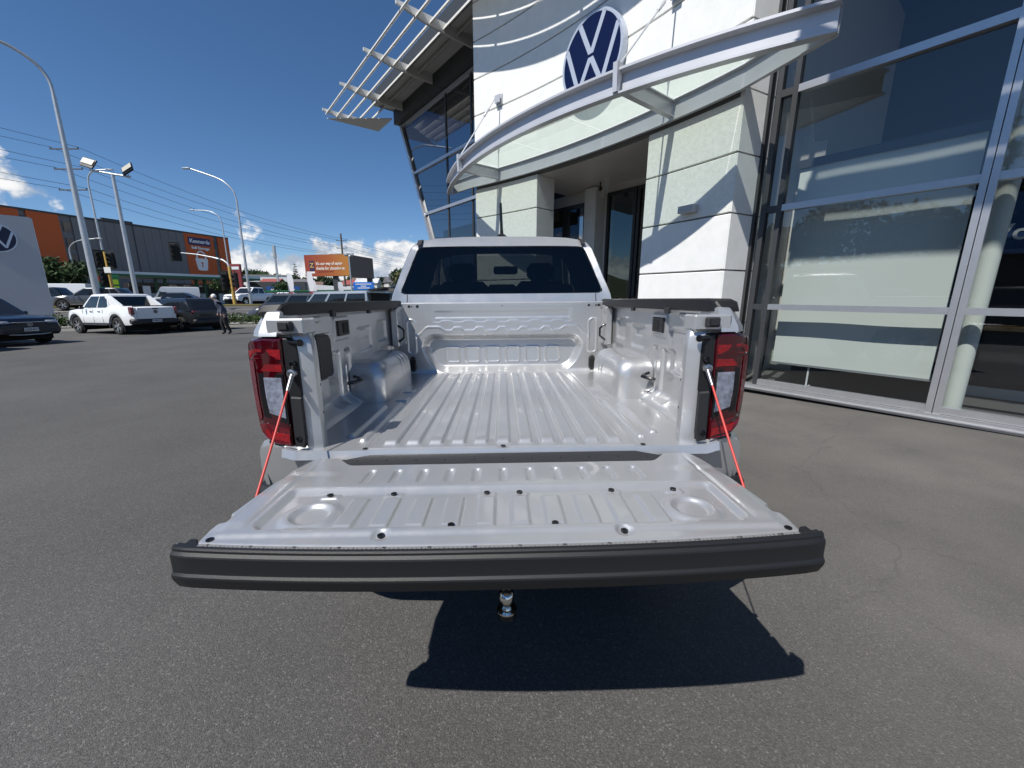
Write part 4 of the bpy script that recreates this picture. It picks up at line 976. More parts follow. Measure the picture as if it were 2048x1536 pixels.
M_NAVY = mat('emblem_navy', (.004, .008, .045), .3, 0, .1, .3); M_EMW = mat('emblem_silver', (.52, .57, .66), .35, .3)
te = .448
nrm_ = anrm(te); rgt = np.array([-nrm_[1], nrm_[0], 0.0])
emblem('wall_emblem', 'large round navy and silver brand emblem on the white entrance wall', (*(arc(te)+nrm_*.17), 5.43), rgt, (0, 0, 1), .69, .12, M_NAVY, M_EMW, TB, rim=M_EMW)
# wall lamp
tl_ = .105; pl = apt(tl_, .09, 2.62)
o = MB().box(pl, (.13, .26, .10), rz=-R(-26-24*tl_), bev=.006).build('wall_lamp', mat('lamp_grey', (.42, .43, .45), .45), None, 30, TB, pl); tag(o, 'small grey box wall lamp on the right entrance pier', 'lamp')
# security camera in the soffit
pc = apt(.60, -1.5, 3.75); q = MB().box(pc, (.06, .12, .08), bev=.01); q.tube([pc, (pc[0], pc[1], 3.89)], .015, 6)
o = q.build('security_camera', M_BLACK, None, 30, TB, pc); tag(o, 'small dark security camera hanging under the entrance soffit', 'camera')
# ------------------------------------------------------------------ vehicles
def hrot(h): return math.atan2(-h[0], h[1])
M_PRINT = mat('plate_print', (.03, .03, .05), .5)
def car(name, label, loc, heading, kind, paint, cat='car', group=None, plate=None, detail=True, rim=M_ALLOY, plate_end='rear', open_tail=False, emb=False):
    """forward = +y. kinds: suv, ute, van, boxvan, hatch"""
    SP = dict(
        suv=dict(L=4.75, W=1.90, wb=2.85, r=.36, fo=.92, top=[(-1, .98), (-.985, 1.05), (-.5, 1.06), (.30, 1.06), (.36, 1.06), (.62, 1.03), (.88, .96), (.965, .88), (1, .70)], bot=.33, gb=(-2.30, .95), gr=(-1.85, .10), zr=1.66, wi=.16, belt=1.04),
        ute=dict(L=5.35, W=1.92, wb=3.27, r=.395, fo=.90, top=[(-1, 1.22), (-.985, 1.28), (-.3, 1.285), (-.29, 1.20), (.30, 1.20), (.36, 1.19), (.6, 1.17), (.88, 1.10), (.97, .98), (1, .78)], bot=.44, gb=(-1.10, 1.22), gr=(-.92, .38), zr=1.87, wi=.17, belt=1.18),
        van=dict(L=4.95, W=1.92, wb=3.0, r=.34, fo=.95, top=[(-1, 1.02), (-.99, 1.07), (.5, 1.05), (.62, 1.02), (.86, .92), (.965, .80), (1, .62)], bot=.30, gb=(-2.44, 1.75), gr=(-2.36, .85), zr=1.93, wi=.13, belt=1.04),
        boxvan=dict(L=5.7, W=2.0, wb=3.5, r=.36, fo=.95, top=[(-1, 1.15), (.55, 1.15), (.68, 1.12), (.90, .98), (.97, .85), (1, .6)], bot=.35, gb=(-2.82, 2.15), gr=(-2.78, 1.35), zr=2.55, wi=.10, belt=1.15),
        hatch=dict(L=4.25, W=1.80, wb=2.55, r=.32, fo=.85, top=[(-1, .90), (-.985, .97), (.3, .95), (.42, .94), (.66, .88), (.9, .78), (1, .58)], bot=.28, gb=(-2.0, 1.05), gr=(-1.6, .05), zr=1.48, wi=.16, belt=.94))[kind]
    L, W, wb, r = SP['L'], SP['W'], SP['wb'], SP['r']; hl = L/2; hw = W/2
    yf = hl-SP['fo']; yr_ = yf-wb
    t = thing(name, label, cat, (loc[0], loc[1], loc[2] if len(loc) > 2 else road_z(loc[0], loc[1])), hrot(heading), group, local=True)
    tp = np.array(SP['top'])
    def ztop(y): return float(np.interp(y/hl, tp[:, 0], tp[:, 1]))
    def zbot(y):
        z = SP['bot']+.10*max(0, (abs(y)-hl+.35)/.35)**2
        for yw in (yf, yr_):
            d = abs(y-yw); R_ = r*1.22
            if d < R_: z = max(z, r+math.sqrt(R_*R_-d*d)*.98)
        return z
    def pw(y): k = max(0, (abs(y)-hl+.75)/.75); return hw*(1-.13*k**2.4)
    ys = sorted(set(list(np.linspace(-hl, hl, 34))+[yw+r*1.22*c for yw in (yf, yr_) for c in (-1.001, -1, -.96, -.85, -.7, -.5, -.25, 0, .25, .5, .7, .85, .96, 1, 1.001)]))
    rows = []
    for y in ys:
        zb, zt = zbot(y), ztop(y); w_ = pw(y); row = []
        for fr, wf in ((0, .965), (.08, .985), (.35, 1.0), (.62, 1.0), (.74, .975), (.90, .962), (.965, .945), (1.0, .90)):
            row.append((w_*wf, y, zb+(zt-zb)*fr))
        row.append((w_*.5, y, zt+.015)); row.append((0, y, zt+.02))
        rows.append(row+[(-p[0], p[1], p[2]) for p in row[-2::-1]])
    q = MB().strip(rows); q.quad(*rows[0]); q.quad(*rows[-1])
    body = q.build('body', paint, t, 32)
    # wells
    q = MB()
    for yw in (yf, yr_): q.box((0, yw, r+.12), (W*.93, r*2.3, r*1.7))
    q.box((0, 0, SP['bot']+.06), (W*.9, L*.9, .1)); q.build('wheel_wells', M_VOID, t)
    # greenhouse
    (b0, b1), (r0, r1), zr, wi, zb = SP['gb'], SP['gr'], SP['zr'], SP['wi'], SP['belt']
    wbz, wr = hw*.95, hw-wi
    def gpt(side, u, v, off=0.0):
        ya = b0+(r0-b0)*v; yb = b1+(r1-b1)*v; x = wbz+(wr-wbz)*v; z = zb-.03+(zr-.06-zb+.03)*v
        if side in ('l', 'r'):
            s = 1 if side == 'r' else -1; y = ya+(yb-ya)*u; return (s*(x+off+.012*math.sin(math.pi*v)), y, z+off*.2)
        y = yb if side == 'f' else ya; return ((u*2-1)*x, y+(off if side == 'f' else -off)+(.05 if side == 'f' else -.05)*(1-(u*2-1)**2), z+off*.5)
    q = MB(); rws = []
    us = np.linspace(0, 1, 9)
    for v in np.linspace(0, 1, 6):
        loop_ = [gpt('r', u, v) for u in us]+[gpt('f', u, v) for u in us[::-1]][1:-1]+[gpt('l', u, v) for u in us[::-1]]+[gpt('b', u, v) for u in us][1:-1]
        rws.append(loop_+[loop_[0]])
    cx_, cy_ = 0, (r0+r1)/2
    for k, dz in ((.97, .025), (.90, .042), (.6, .058), (.05, .062)):
        rws.append([(p[0]*k, cy_+(p[1]-cy_)*k, zr-.06+dz) for p in rws[5]])
    q.strip(rws); q.build('roof', paint, t, 40)
    def win(side, u0, u1, v0, v1, nm='side_window', skew0=0, skew1=0, mt=M_CARGLASS, off=.006):
        n = 6; rr_ = []
        for v in np.linspace(v0, v1, 4):
            k = (v-v0)/(v1-v0); rr_.append([gpt(side, u, v, off) for u in np.linspace(u0+skew0*k, u1+skew1*k, n)])
        return MB().strip(rr_).build(nm, mt, t, 60)
    if kind == 'ute': cols = [(.05, .42, 0, .0), (.46, .93, 0, 0)]
    elif kind == 'suv': cols = [(.04, .22, .03, 0), (.255, .55, 0, 0), (.585, .95, 0, 0)]
    elif kind == 'hatch': cols = [(.05, .22, .03, 0), (.255, .55, 0, 0), (.585, .95, 0, 0)]
    elif kind == 'van': cols = [(.03, .34, 0, 0), (.37, .66, 0, 0), (.70, .965, 0, 0)]
    else: cols = [(.80, .96, 0, 0)]
    for side in 'lr':
        for u0, u1, a, b in cols: win(side, u0, u1, .12 if kind != 'boxvan' else .05, .90 if kind != 'boxvan' else .52, skew0=a, skew1=b)
    win('f', .06, .94, .10, .93 if kind != 'boxvan' else .6, 'windscreen')
    if kind != 'boxvan' and not open_tail: win('b', .10, .90, .14, .88, 'rear_window')
    for s in (-1, 1):
        wheel_parts(t, (s*(hw-.13), yf, r), r, .24, s, rim, 5); wheel_parts(t, (s*(hw-.13), yr_, r), r, .24, s, rim, 5)
        MB().box((s*(hw+.10), b1-.42, zb+.05), (.17, .09, .13), bev=.03).build('door_mirror', M_BLACK, t, 40)
        zt_ = ztop(-hl+.05); zf = ztop(hl-.1)
        if kind in ('suv', 'hatch'): q = MB().box((s*(hw*.70), -hl+.075, zt_-.10), (hw*.42, .12, .13), bev=.03)
        elif kind == 'ute': q = MB().box((s*(hw*.90), -hl+.055, zt_-.20), (.14, .22, .34), bev=.03)
        else: q = MB().box((s*(hw*.90), -hl+.06, zt_-.02), (.12, .10, .45), bev=.03)
        q.build('tail_lamp', M_REDLENS, t, 40)
        MB().box((s*(hw*.68), hl-.16, zf-.10), (hw*.40, .24, .13), bev=.04).build('headlamp', mat('headlamp', (.45, .48, .52), .1, .4, 1.0), t, 40)
        if detail:
            for yh in (b0+(b1-b0)*.40-.1, b0+(b1-b0)*.68-.1): MB().box((s*(hw*.985), yh, zb-.13), (.035, .17, .035), bev=.01).build('door_handle', M_BLACK if kind == 'ute' else paint, t, 30)
            for yh in (b0+(b1-b0)*.24, b0+(b1-b0)*.565, b0+(b1-b0)*.93):
                MB().tube([(s*(hw*.972), yh, zb-.04), (s*(hw*1.001), yh, .75), (s*(hw*1.0), yh, .55)], .006, 5).build('door_seam', M_VOID, t)
            MB().box((s*(hw*.985), (yf+yr_)/2, SP['bot']+.045), (.05, wb-2.6*r, .10), bev=.02).build('side_sill', M_BLACKPL, t, 30)
    MB().box((0, hl-.12, SP['bot']+.16), (W*.80, .26, .22), bev=.06).build('front_bumper', M_BLACKPL, t, 40)
    MB().box((0, hl-.055, ztop(hl-.1)-.12), (W*.42, .10, .13), bev=.03).build('grille', M_BLACK, t, 40)
    MB().box((0, -hl+.10, SP['bot']+.16), (W*(.98 if kind == 'ute' else .90), .30, .26 if kind != 'ute' else .24), bev=.06).build('rear_bumper', M_BLACKPL, t, 40)
    if plate:
        y_ = -hl-.058 if plate_end == 'rear' else hl+.02; sg = 1 if plate_end == 'rear' else -1
        z_ = SP['bot']+.18 if plate_end == 'rear' else SP['bot']+.22
        pl_ = MB().box((0, y_, z_), (.38, .012, .12), bev=.003).build('licence_plate', M_PLATE, t, 30)
        text_obj('plate_text', plate, .10, M_PRINT, pl_, (0, y_-.008*sg, z_), (sg, 0, 0), (0, 0, 1), bold=.002, depth=.001)
    return t, SP, hl, hw
M_DKGREY = mat('dark_grey_paint', (.030, .033, .036), .25, .5, .8)
M_NAVYP = mat('dark_blue_paint', (.012, .016, .028), .22, .4, .9)
M_GREYP = mat('grey_paint', (.13, .135, .14), .28, .55, .7)
M_CARW = mat('car_white', (.82, .83, .83), .28, 0, .7)
M_SILV2 = mat('silver_van_paint', (.42, .45, .47), .3, .5, .7)
PH = (-.929, .37)
u, SPu, hl, hw = car('pickup_truck', 'white double-cab pickup parked nose-in at the kerb', (-18.68, 20.06), PH, 'ute', M_CARW, 'pickup truck', plate='RFM335', group=None)
# white pickup: roller cover, sail panels, tailgate and its emblem
MB().box((0, -1.72, 1.30), (1.56, 1.72, .03), bev=.01).build('bed_cover', M_BLACKPL, u, 30)
for s in (-1, 1):
    q = MB().prism([(-.72, 1.80), (-.95, 1.78), (-1.75, 1.33), (-1.9, 1.285), (-1.0, 1.285)], lambda a, b, d: (s*d, a, b), .70, .84, .01); q.build('sail_panel', M_CARW, u, 40)
    MB().box((s*(hw*.99), .10, .44), (.12, 1.9, .05), bev=.02).build('side_step', M_BLACKPL, u, 30)
    for yw in (hl-.90, hl-.90-3.27):
        q = MB(); a_ = np.linspace(-.15, math.pi+.15, 18); q.strip([[(s*(hw*1.002), yw+.49*math.cos(x), .395+.49*math.sin(x)) for x in a_], [(s*(hw*1.015), yw+.545*math.cos(x), .395+.545*math.sin(x)) for x in a_], [(s*(hw*.97), yw+.57*math.cos(x), .395+.57*math.sin(x)) for x in a_]]); q.build('arch_flare', M_BLACKPL, u, 50)
q = MB().box((0, -hl-.012, .97), (1.42, .05, .52), bev=.02).build('tailgate', M_CARW, u, 40)
emblem('e', None, (0, -hl-.045, 1.03), (1, 0, 0), (0, 0, 1), .085, .01, M_BLACK, M_STEEL, parent=u)
q = MB().box((0, -hl-.045, 1.17), (.22, .012, .05), bev=.005); q.build('tailgate_handle', M_BLACKPL, u, 30)
car('parked_suv', 'dark grey metallic family SUV parked beside the white pickup', (-17.35, 22.05), PH, 'suv', M_DKGREY, 'car')
d1, *_ = car('compact_suv', 'dark compact SUV with plate and round badge, nose towards the forecourt', (-18.75, 14.62, 0), (.985, -.17), 'suv', M_NAVYP, 'car', plate='QZK831', plate_end='front')
emblem('e', None, (0, 2.372, .72), (-1, 0, 0), (0, 0, 1), .075, .01, M_BLACK, M_STEEL, parent=d1)
d2, *_ = car('compact_suv', 'dark blue car nearest the left picture edge, only its nose in view', (-18.0, 12.16, 0), (.985, -.17), 'suv', M_NAVYP, 'car', plate='QYP275', plate_end='front')
car('parked_car', 'grey SUV with black roof on the street behind the white pickup', (-31.9, 32.3), (-.954, -.3), 'suv', M_GREYP, 'car')
car('delivery_van', 'white high-roof delivery van beside the fuel station', (-46.6, 58.6), (-.75, -.66), 'boxvan', M_CARW, 'van', detail=False)
car('street_pickup', 'white pickup facing the camera beside the street lamp', (-26.9, 43.8), (-.15, -1), 'ute', M_CARW, 'pickup truck', detail=False)
gv, SPg, hlg, hwg = car('grey_van', 'dark grey van with roof rack behind the left bed rail', (-14.2, 27.4), (-.954, -.3), 'van', M_GREYP, 'van')
q = MB()
for x in (-.62, .62): q.tube([(x, -1.9, 2.04), (x, .6, 2.04)], .018, 6)
for y in (-1.8, -1.2, -.6, 0, .5): q.tube([(-.68, y, 2.06), (.68, y, 2.06)], .015, 6); q.tube([(-.62, y, 1.9), (-.62, y, 2.05)], .012, 5); q.tube([(.62, y, 1.9), (.62, y, 2.05)], .012, 5)
q.build('roof_rack', M_BLACK, gv)
sv, SPs, hls, hws = car('silver_van', 'silver people-mover van with its rear hatch lifted', (-8.3, 20.9, 0), (-.93, .37), 'van', M_SILV2, 'van', open_tail=True)
q = MB().prism([(-2.35, 1.96), (-3.35, 2.06), (-3.40, 2.0), (-2.5, 1.88)], lambda a, b, d: (d, a, b), -.78, .78, .02); q.build('lifted_hatch', M_BLACK, sv, 30)
MB().box((0, -2.47, 1.45), (1.45, .03, .72)).build('rear_opening', M_VOID, sv)
for i, (x, y, h_, k, m_, lb) in enumerate(((-33.0, 62.0, (.3, -.95), 'hatch', M_CARW, 'small white hatchback left of the feather flags'), (-29.6, 58.0, (.95, .3), 'suv', M_CARW, 'white wagon parked below the billboard'), (-24.5, 60.5, (.95, .3), 'hatch', M_CARW, 'white hatchback on the yard right of the wagon'), (-9.9, 33.8, (-.95, -.3), 'suv', M_DKGREY, 'dark car showing right beside the silver cab'), (-36.5, 47.5, (.95, .3), 'hatch', M_NAVYP, 'dark hatchback on the street behind the walking man'), (-50.0, 47.0, (-.95, -.3), 'boxvan', M_CARW, 'white van far left on the street by the sign'), (-38.5, 34.0, (-.95, -.3), 'suv', M_DKGREY, 'dark wagon on the street just right of the sign'))):
    car('street_car', lb, (x, y), h_, k, m_, 'car' if k != 'boxvan' else 'van', detail=False)
for dd in (d1, d2):
    MB().box((0, 2.385, .80), (1.30, .03, .025), bev=.008).build('chrome_strip', M_CHROME, dd, 40)
    MB().tube([(-.78, 2.20, .52), (-.55, 2.32, .40), (-.3, 2.36, .375), (.3, 2.36, .375), (.55, 2.32, .40), (.78, 2.20, .52)], .028, 8).build('skid_trim', M_STEEL, dd, 60)
    for s in (-1, 1): MB().tube([(s*.62+.13*math.cos(a), 2.30-.06*abs(s*.62+.13*math.cos(a))/.7, .56+.065*math.sin(a)) for a in np.linspace(0, 2*math.pi, 14)], .012, 6, caps=False).build('fog_lamp_ring', M_STEEL, dd, 60)
# cars and trees across the forecourt behind the photographer, mirrored in the shopfront
car('stock_car', 'black SUV parked across the forecourt behind the camera', (-6.5, -4.5, 0), (.8, .6), 'suv', M_DKGREY, 'car', detail=False)
car('stock_car', 'dark blue SUV parked left of the black one behind the camera', (-8.6, -1.9, 0), (.8, .6), 'suv', M_NAVYP, 'car', detail=False)
car('stock_car', 'grey SUV parked last in the row behind the camera', (-4.3, -7.2, 0), (.8, .6), 'suv', M_GREYP, 'car', detail=False)

# ------------------------------------------------------------------ walking man
def man():
    root = thing('person', 'white-haired person in dark navy jacket and black trousers, leaning forward walking', 'person', (-12.55, 18.3, 0), R(40), local=True)
    # local: walks towards -x
    J = {'pel': (0, 0, .95), 'sp1': (-.03, 0, 1.12), 'sp2': (-.10, 0, 1.30), 'che': (-.16, 0, 1.43), 'nec': (-.24, 0, 1.54), 'hd0': (-.28, 0, 1.61), 'hd1': (-.30, 0, 1.70),
         'hl': (0, .10, .90), 'kl': (-.10, .11, .50), 'al': (-.02, .11, .09), 'tl': (-.17, .12, .045), 'hr': (.0, -.10, .90), 'kr': (.02, -.11, .50), 'ar': (.17, -.11, .10), 'tr': (.04, -.12, .045),
         'sl': (-.16, .19, 1.42), 'el': (-.08, .25, 1.16), 'wl': (-.17, .23, .93), 'fl': (-.20, .22, .84), 'sr': (-.16, -.19, 1.42), 'er': (-.06, -.26, 1.16), 'wr': (-.10, -.25, .92), 'fr': (-.12, -.24, .83)}
    Rr = dict(pel=.175, sp1=.175, sp2=.185, che=.165, nec=.06, hd0=.082, hd1=.088, hl=.115, kl=.085, al=.062, tl=.045, hr=.115, kr=.085, ar=.062, tr=.042, sl=.085, el=.068, wl=.048, fl=.036, sr=.085, er=.068, wr=.048, fr=.036)
    E_ = [('pel', 'sp1'), ('sp1', 'sp2'), ('sp2', 'che'), ('che', 'nec'), ('nec', 'hd0'), ('hd0', 'hd1'), ('pel', 'hl'), ('hl', 'kl'), ('kl', 'al'), ('al', 'tl'), ('pel', 'hr'), ('hr', 'kr'), ('kr', 'ar'), ('ar', 'tr'), ('che', 'sl'), ('sl', 'el'), ('el', 'wl'), ('wl', 'fl'), ('che', 'sr'), ('sr', 'er'), ('er', 'wr'), ('wr', 'fr')]
    ks = list(J); me = bpy.data.meshes.new('body'); me.from_pydata([J[k] for k in ks], [(ks.index(a), ks.index(b)) for a, b in E_], [])
    ob = bpy.data.objects.new('body', me); COL.objects.link(ob); md = ob.modifiers.new('s', 'SKIN'); ob.modifiers.new('u', 'SUBSURF').levels = 2
    for i, k in enumerate(ks):
        sv_ = me.skin_vertices[0].data[i]; sv_.radius = (Rr[k], Rr[k]*(.82 if k in ('sp1', 'sp2', 'che', 'pel') else 1)); sv_.use_root = (k == 'pel')
    dg = bpy.context.evaluated_depsgraph_get(); m2 = bpy.data.meshes.new_from_object(ob.evaluated_get(dg)); bpy.data.objects.remove(ob)
    jacket = mat('navy_jacket', (.075, .085, .125), .85, var=.2, vscale=12); trou = mat('black_trousers', (.012, .012, .014), .85); skin = mat('skin', (.50, .31, .24), .6); shoe = mat('black_shoe', (.010, .010, .010), .5)
    for x in (jacket, trou, skin, shoe): m2.materials.append(x)
    for p in m2.polygons:
        c = p.center; hand = (abs(c.y) > .185 and .78 < c.z < .925); head = c.z > 1.53 and c.x < -.17
        p.material_index = 2 if (hand or head) else (3 if c.z < .09 else (1 if c.z < .86 or (c.z < .90 and abs(c.y) < .17) else 0)); p.use_smooth = True
    b = bpy.data.objects.new('body', m2); COL.objects.link(b); b.parent = root
    q = MB(); v = []; f = []
    for i in range(9):
        th = math.pi*i/8*.62
        for j in range(16): a = 2*math.pi*j/16; v.append((-.275+.105*math.sin(th)*math.cos(a)+.02, .098*math.sin(th)*math.sin(a), 1.675+.115*math.cos(th)))
    q.add(v, [(i*16+j, i*16+(j+1) % 16, (i+1)*16+(j+1) % 16, (i+1)*16+j) for i in range(8) for j in range(16)]); q.build('hair', mat('white_hair', (.75, .74, .72), .8), root, 60)
    for s in (-1, 1):
        MB().lathe([(.001, -.01), (.012, 0), (.001, .01)], (-.387, s*.035, 1.655), 'x', 8).build('eye', M_VOID, root); MB().box((-.285, s*.098, 1.64), (.04, .02, .06), bev=.008).build('ear', skin, root, 40)
    MB().box((-.395, 0, 1.63), (.035, .028, .05), bev=.01).build('nose', skin, root, 40); MB().box((-.378, 0, 1.585), (.012, .05, .012), bev=.003).build('mouth', mat('lips', (.32, .12, .10), .6), root, 40)
man()

# ------------------------------------------------------------------ kerb, garden strip, plants
KD, KN = (.954, .30), (-.30, .954)
def kp(a, d, z=0.0): return (KD[0]*a+KN[0]*d, KD[1]*a+KN[1]*d, z)
def strip_mesh(name, a0, a1, d0, d1, z, mt, n=30, kind='structure', thick=0.0):
    q = MB(); as_ = np.linspace(a0, a1, n); ds = np.linspace(d0, d1, 4)
    q.strip([[kp(a, d, road_z(*kp(a, d)[:2])+z) for a in as_] for d in ds])
    if thick:
        q.strip([[kp(a, d0, road_z(*kp(a, d0)[:2])+z) for a in as_], [kp(a, d0, -.05) for a in as_]]); q.strip([[kp(a, d1, road_z(*kp(a, d1)[:2])+z) for a in as_], [kp(a, d1, road_z(*kp(a, d1)[:2])-.05) for a in as_]])
    o = q.build(name, mt, None); o['kind'] = kind; return o
M_KERB = mat('kerb_concrete', (.42, .41, .37), .8, var=.15, vscale=3); M_SOIL = mat('garden_soil', (.07, .05, .035), .95, var=.3, vscale=6)
strip_mesh('kerb', -60, 30, 27.55, 27.72, .13, M_KERB, thick=.1); strip_mesh('garden_bed', -60, 30, 27.725, 29.6, .10, M_SOIL, thick=.1)
strip_mesh('footpath', -80, 60, 29.7, 31.4, .02, M_CONC); strip_mesh('road', -200, 200, 33, 60, .008, mat('road_asphalt', (.10, .10, .10), .9, var=.2, vscale=.6), n=80)
strip_mesh('road_edge_line', -120, 80, 34.6, 34.75, .016, mat('road_paint', (.7, .7, .68), .7), n=60); strip_mesh('median_island', -60, 60, 42.2, 44.2, .14, mat('dry_grass', (.16, .14, .05), .95, var=.4, vscale=2), thick=.1)
strip_mesh('road_centre_line', -120, 80, 39.0, 39.12, .016, MATS['road_paint'], n=60)
MB().strip([[(-15.2+.42*a, 15.9+1.02*a, .004) for a in np.linspace(0, 4.5, 4)], [(-15.1+.42*a, 15.87+1.02*a, .004) for a in np.linspace(0, 4.5, 4)]])
def leaves(name, blobs, n, size, mt, parent=None, seed=0, base=None, flat=1.0):
    rg = np.random.RandomState(seed); w_ = np.array([b[1][0]*b[1][1]*b[1][2] for b in blobs]); ix = rg.choice(len(blobs), n, p=w_/w_.sum())
    c = np.array([b[0] for b in blobs])[ix]; rad = np.array([b[1] for b in blobs])[ix]
    d = rg.normal(size=(n, 3)); d /= np.linalg.norm(d, axis=1)[:, None]; rr_ = (rg.rand(n)**.45)[:, None]
    P = c+d*rad*rr_
    a = rg.normal(size=(n, 3)); a /= np.linalg.norm(a, axis=1)[:, None]; b = np.cross(a, d+rg.normal(size=(n, 3))*.5); b /= (np.linalg.norm(b, axis=1)[:, None]+1e-6)
    s_ = size*(.6+.8*rg.rand(n))[:, None]
    V = np.stack([P-a*s_, P+b*s_*.5, P+a*s_, P-b*s_*.5], 1).reshape(-1, 3)
    o_ = np.array(ORG.get(parent.name, (0, 0, 0)) if parent is not None else (base or (0, 0, 0)))
    me = bpy.data.meshes.new(name); V = V-o_
    me.vertices.add(len(V)); me.vertices.foreach_set('co', V.astype(np.float32).ravel()); me.loops.add(4*n); me.loops.foreach_set('vertex_index', np.arange(4*n, dtype=np.int32)); me.polygons.add(n); me.polygons.foreach_set('loop_start', np.arange(0, 4*n, 4, dtype=np.int32)); me.update(calc_edges=True)
    me.materials.append(mt); ob = bpy.data.objects.new(name, me); COL.objects.link(ob)
    if parent is not None: ob.parent = parent; ORG[ob.name] = tuple(o_)
    else: ob.location = tuple(o_)
    return ob
def leafmat(name, c, v=.45):
    m_ = mat(name, c, .65, 0, 0, .3, var=v, vscale=1.3); return m_
LG = leafmat('leaf_green', (.065, .11, .025)); LD = leafmat('leaf_dark', (.035, .065, .018)); LO = leafmat('leaf_olive', (.085, .09, .03)); LP = leafmat('leaf_pine', (.022, .042, .018))
M_BARK = mat('bark', (.10, .08, .06), .9, var=.3, vscale=6)
def hedge(label, a0, a1, d, h, seed):
    p = kp((a0+a1)/2, d); r_ = thing('hedge', label, 'hedge', (p[0], p[1], .1)); rg = random.Random(seed); bl_ = []
    a = a0
    while a < a1:
        q_ = kp(a, d+rg.uniform(-.3, .3)); hh = h*rg.uniform(.7, 1.15); bl_.append(((q_[0], q_[1], .12+hh*.5), (.42, .42, hh*.55))); a += .38
    leaves('foliage', bl_, int(700*(a1-a0)), .055, LG, r_, seed)
    st = MB()
    for b_ in bl_[::2]: st.tube([(b_[0][0], b_[0][1], .0), (b_[0][0]+.05, b_[0][1], .4)], .012, 5)
    st.build('stems', M_BARK, r_)['kind'] = 'stuff'
hedge('low leafy hedge between the tall sign and the white pickup', -17.2, -13.8, 28.3, .75, 3)
hedge('low leafy hedge behind the walking man', -8.6, -2.0, 28.4, .62, 5)
def tree(name, label, x, y, z0, h, rw, n, size, mt, seed, group=None, trunk=.18, low=.35):
    r_ = thing(name, label, 'tree', (x, y, z0), group=group); rg = random.Random(seed); bl_ = []
    for i in range(9):
        a = rg.uniform(0, 6.28); d = rw*rg.uniform(.15, .68); zz_ = z0+h*rg.uniform(low+.12, .88); rd = rw*rg.uniform(.30, .52)
        bl_.append(((x+d*math.cos(a), y+d*math.sin(a), zz_), (rd, rd, rd*.72)))
    leaves('crown', bl_, n, size, mt, r_, seed)
    q = MB().tube([(x, y, z0-.3), (x+.05*h*.2, y, z0+h*.35), (x, y, z0+h*.7)], [trunk, trunk*.75, trunk*.3], 7)
    for b_ in bl_[:6]: q.tube([(x, y, z0+h*.35), tuple(b_[0])], [trunk*.45, trunk*.12], 5)
    q.build('trunk', M_BARK, r_, 60); return r_
tree('street_tree', 'dark green spreading tree beside the tall white sign', -53.5, 51.0, 1.15, 5.9, 3.6, 3200, .22, LD, 11)
tree('street_tree', 'bushy green tree in front of the orange storage wall', -46.0, 68.5, 1.15, 4.6, 2.8, 1800, .2, LD, 12)
tree('street_tree', 'small dark tree beside the fuel station canopy end', -40.0, 75, 1.15, 4.2, 2.3, 1200, .2, LD, 13)

# ------------------------------------------------------------------ tall brand sign at the left
PY = thing('pylon_sign', 'tall pale grey slab sign with round navy emblem at the left edge', 'sign', (-31.5, 27.0, 0))
pr = np.array([.70, .714, 0]); pn = np.array([.714, -.70, 0])            # face turned towards the forecourt
pc0 = np.array([-30.05, 27.55, 0])
q = MB()
def pp(a, z, d): return tuple(pc0+pr*a+np.array([0, 0, z])+pn*d)
q.prism([(0, 0), (0, 6.78), (-.08, 6.85), (-3.6, 6.85), (-3.6, 0)], lambda a, b, d: pp(a, b, d), -.22, .0); q.build('slab', mat('sign_grey', (.46, .47, .49), .5, var=.03, vscale=3), PY, 30)
q = MB(); q.prism([(.006, 0), (.006, 6.75), (.03, 6.75), (.03, 0)], lambda a, b, d: pp(a, b, d), -.21, -.01); q.build('edge_trim', M_WHITE, PY)
emblem('e', None, pp(-1.62, 5.46, .03), tuple(pr), (0, 0, 1), .86, .05, M_NAVY, M_EMW, parent=PY, rim=M_EMW)
MB().tube([pp(-1.75, 6.85, -.1), pp(-1.75, 8.3, -.1)], [.06, .03], 8).build('top_mast', M_WHITE, PY, 60)
# ------------------------------------------------------------------ storage building
KB = thing('storage_building', 'long grey self-storage building with bright orange ends', 'building', (-72, 84, 1.15))
ka = np.array([-78.7, 66.8]); ku = np.array([.3517, .9361]); kn = np.array([.9361, -.3517])
def kb(a, z, d=0.0): p = ka+ku*a+kn*d; return (p[0], p[1], z)
def kbox(nm, a0, a1, z0, z1, d0, d1, mt, parent=KB):
    v = [kb(a0, z0, d1), kb(a1, z0, d1), kb(a1, z1, d1), kb(a0, z1, d1), kb(a0, z0, d0), kb(a1, z0, d0), kb(a1, z1, d0), kb(a0, z1, d0)]
    return MB().add(v, [(0, 1, 2, 3), (7, 6, 5, 4), (0, 4, 5, 1), (1, 5, 6, 2), (2, 6, 7, 3), (3, 7, 4, 0)]).build(nm, mt, parent)
M_ORANGE = mat('storage_orange', (.52, .095, .012), .6, var=.05, vscale=.5); M_CLAD = mat('grey_cladding', (.155, .155, .16), .55, .1, var=.08, vscale=.4); M_SBLUE = mat('storage_blue', (.02, .07, .18), .6)
kbox('main_block', -25, 36.9, 0, 16.6, -20, -.3, M_CLAD)
for a0, a1, m_ in ((-25, 2.95, M_ORANGE), (3.77, 7.6, M_ORANGE), (27.16, 33.4, M_ORANGE), (34.3, 36.95, M_ORANGE)): kbox('orange_panel', a0, a1, 5.3, 16.45, -.28, 0, m_)
a = 9.2
while a < 27.1: kbox('cladding_panel', a+.02, min(a+1.48, 27.12), 4.2, 16.4, -.28, -.06+.02*((int(a*10)) % 2), M_CLAD); a += 1.5
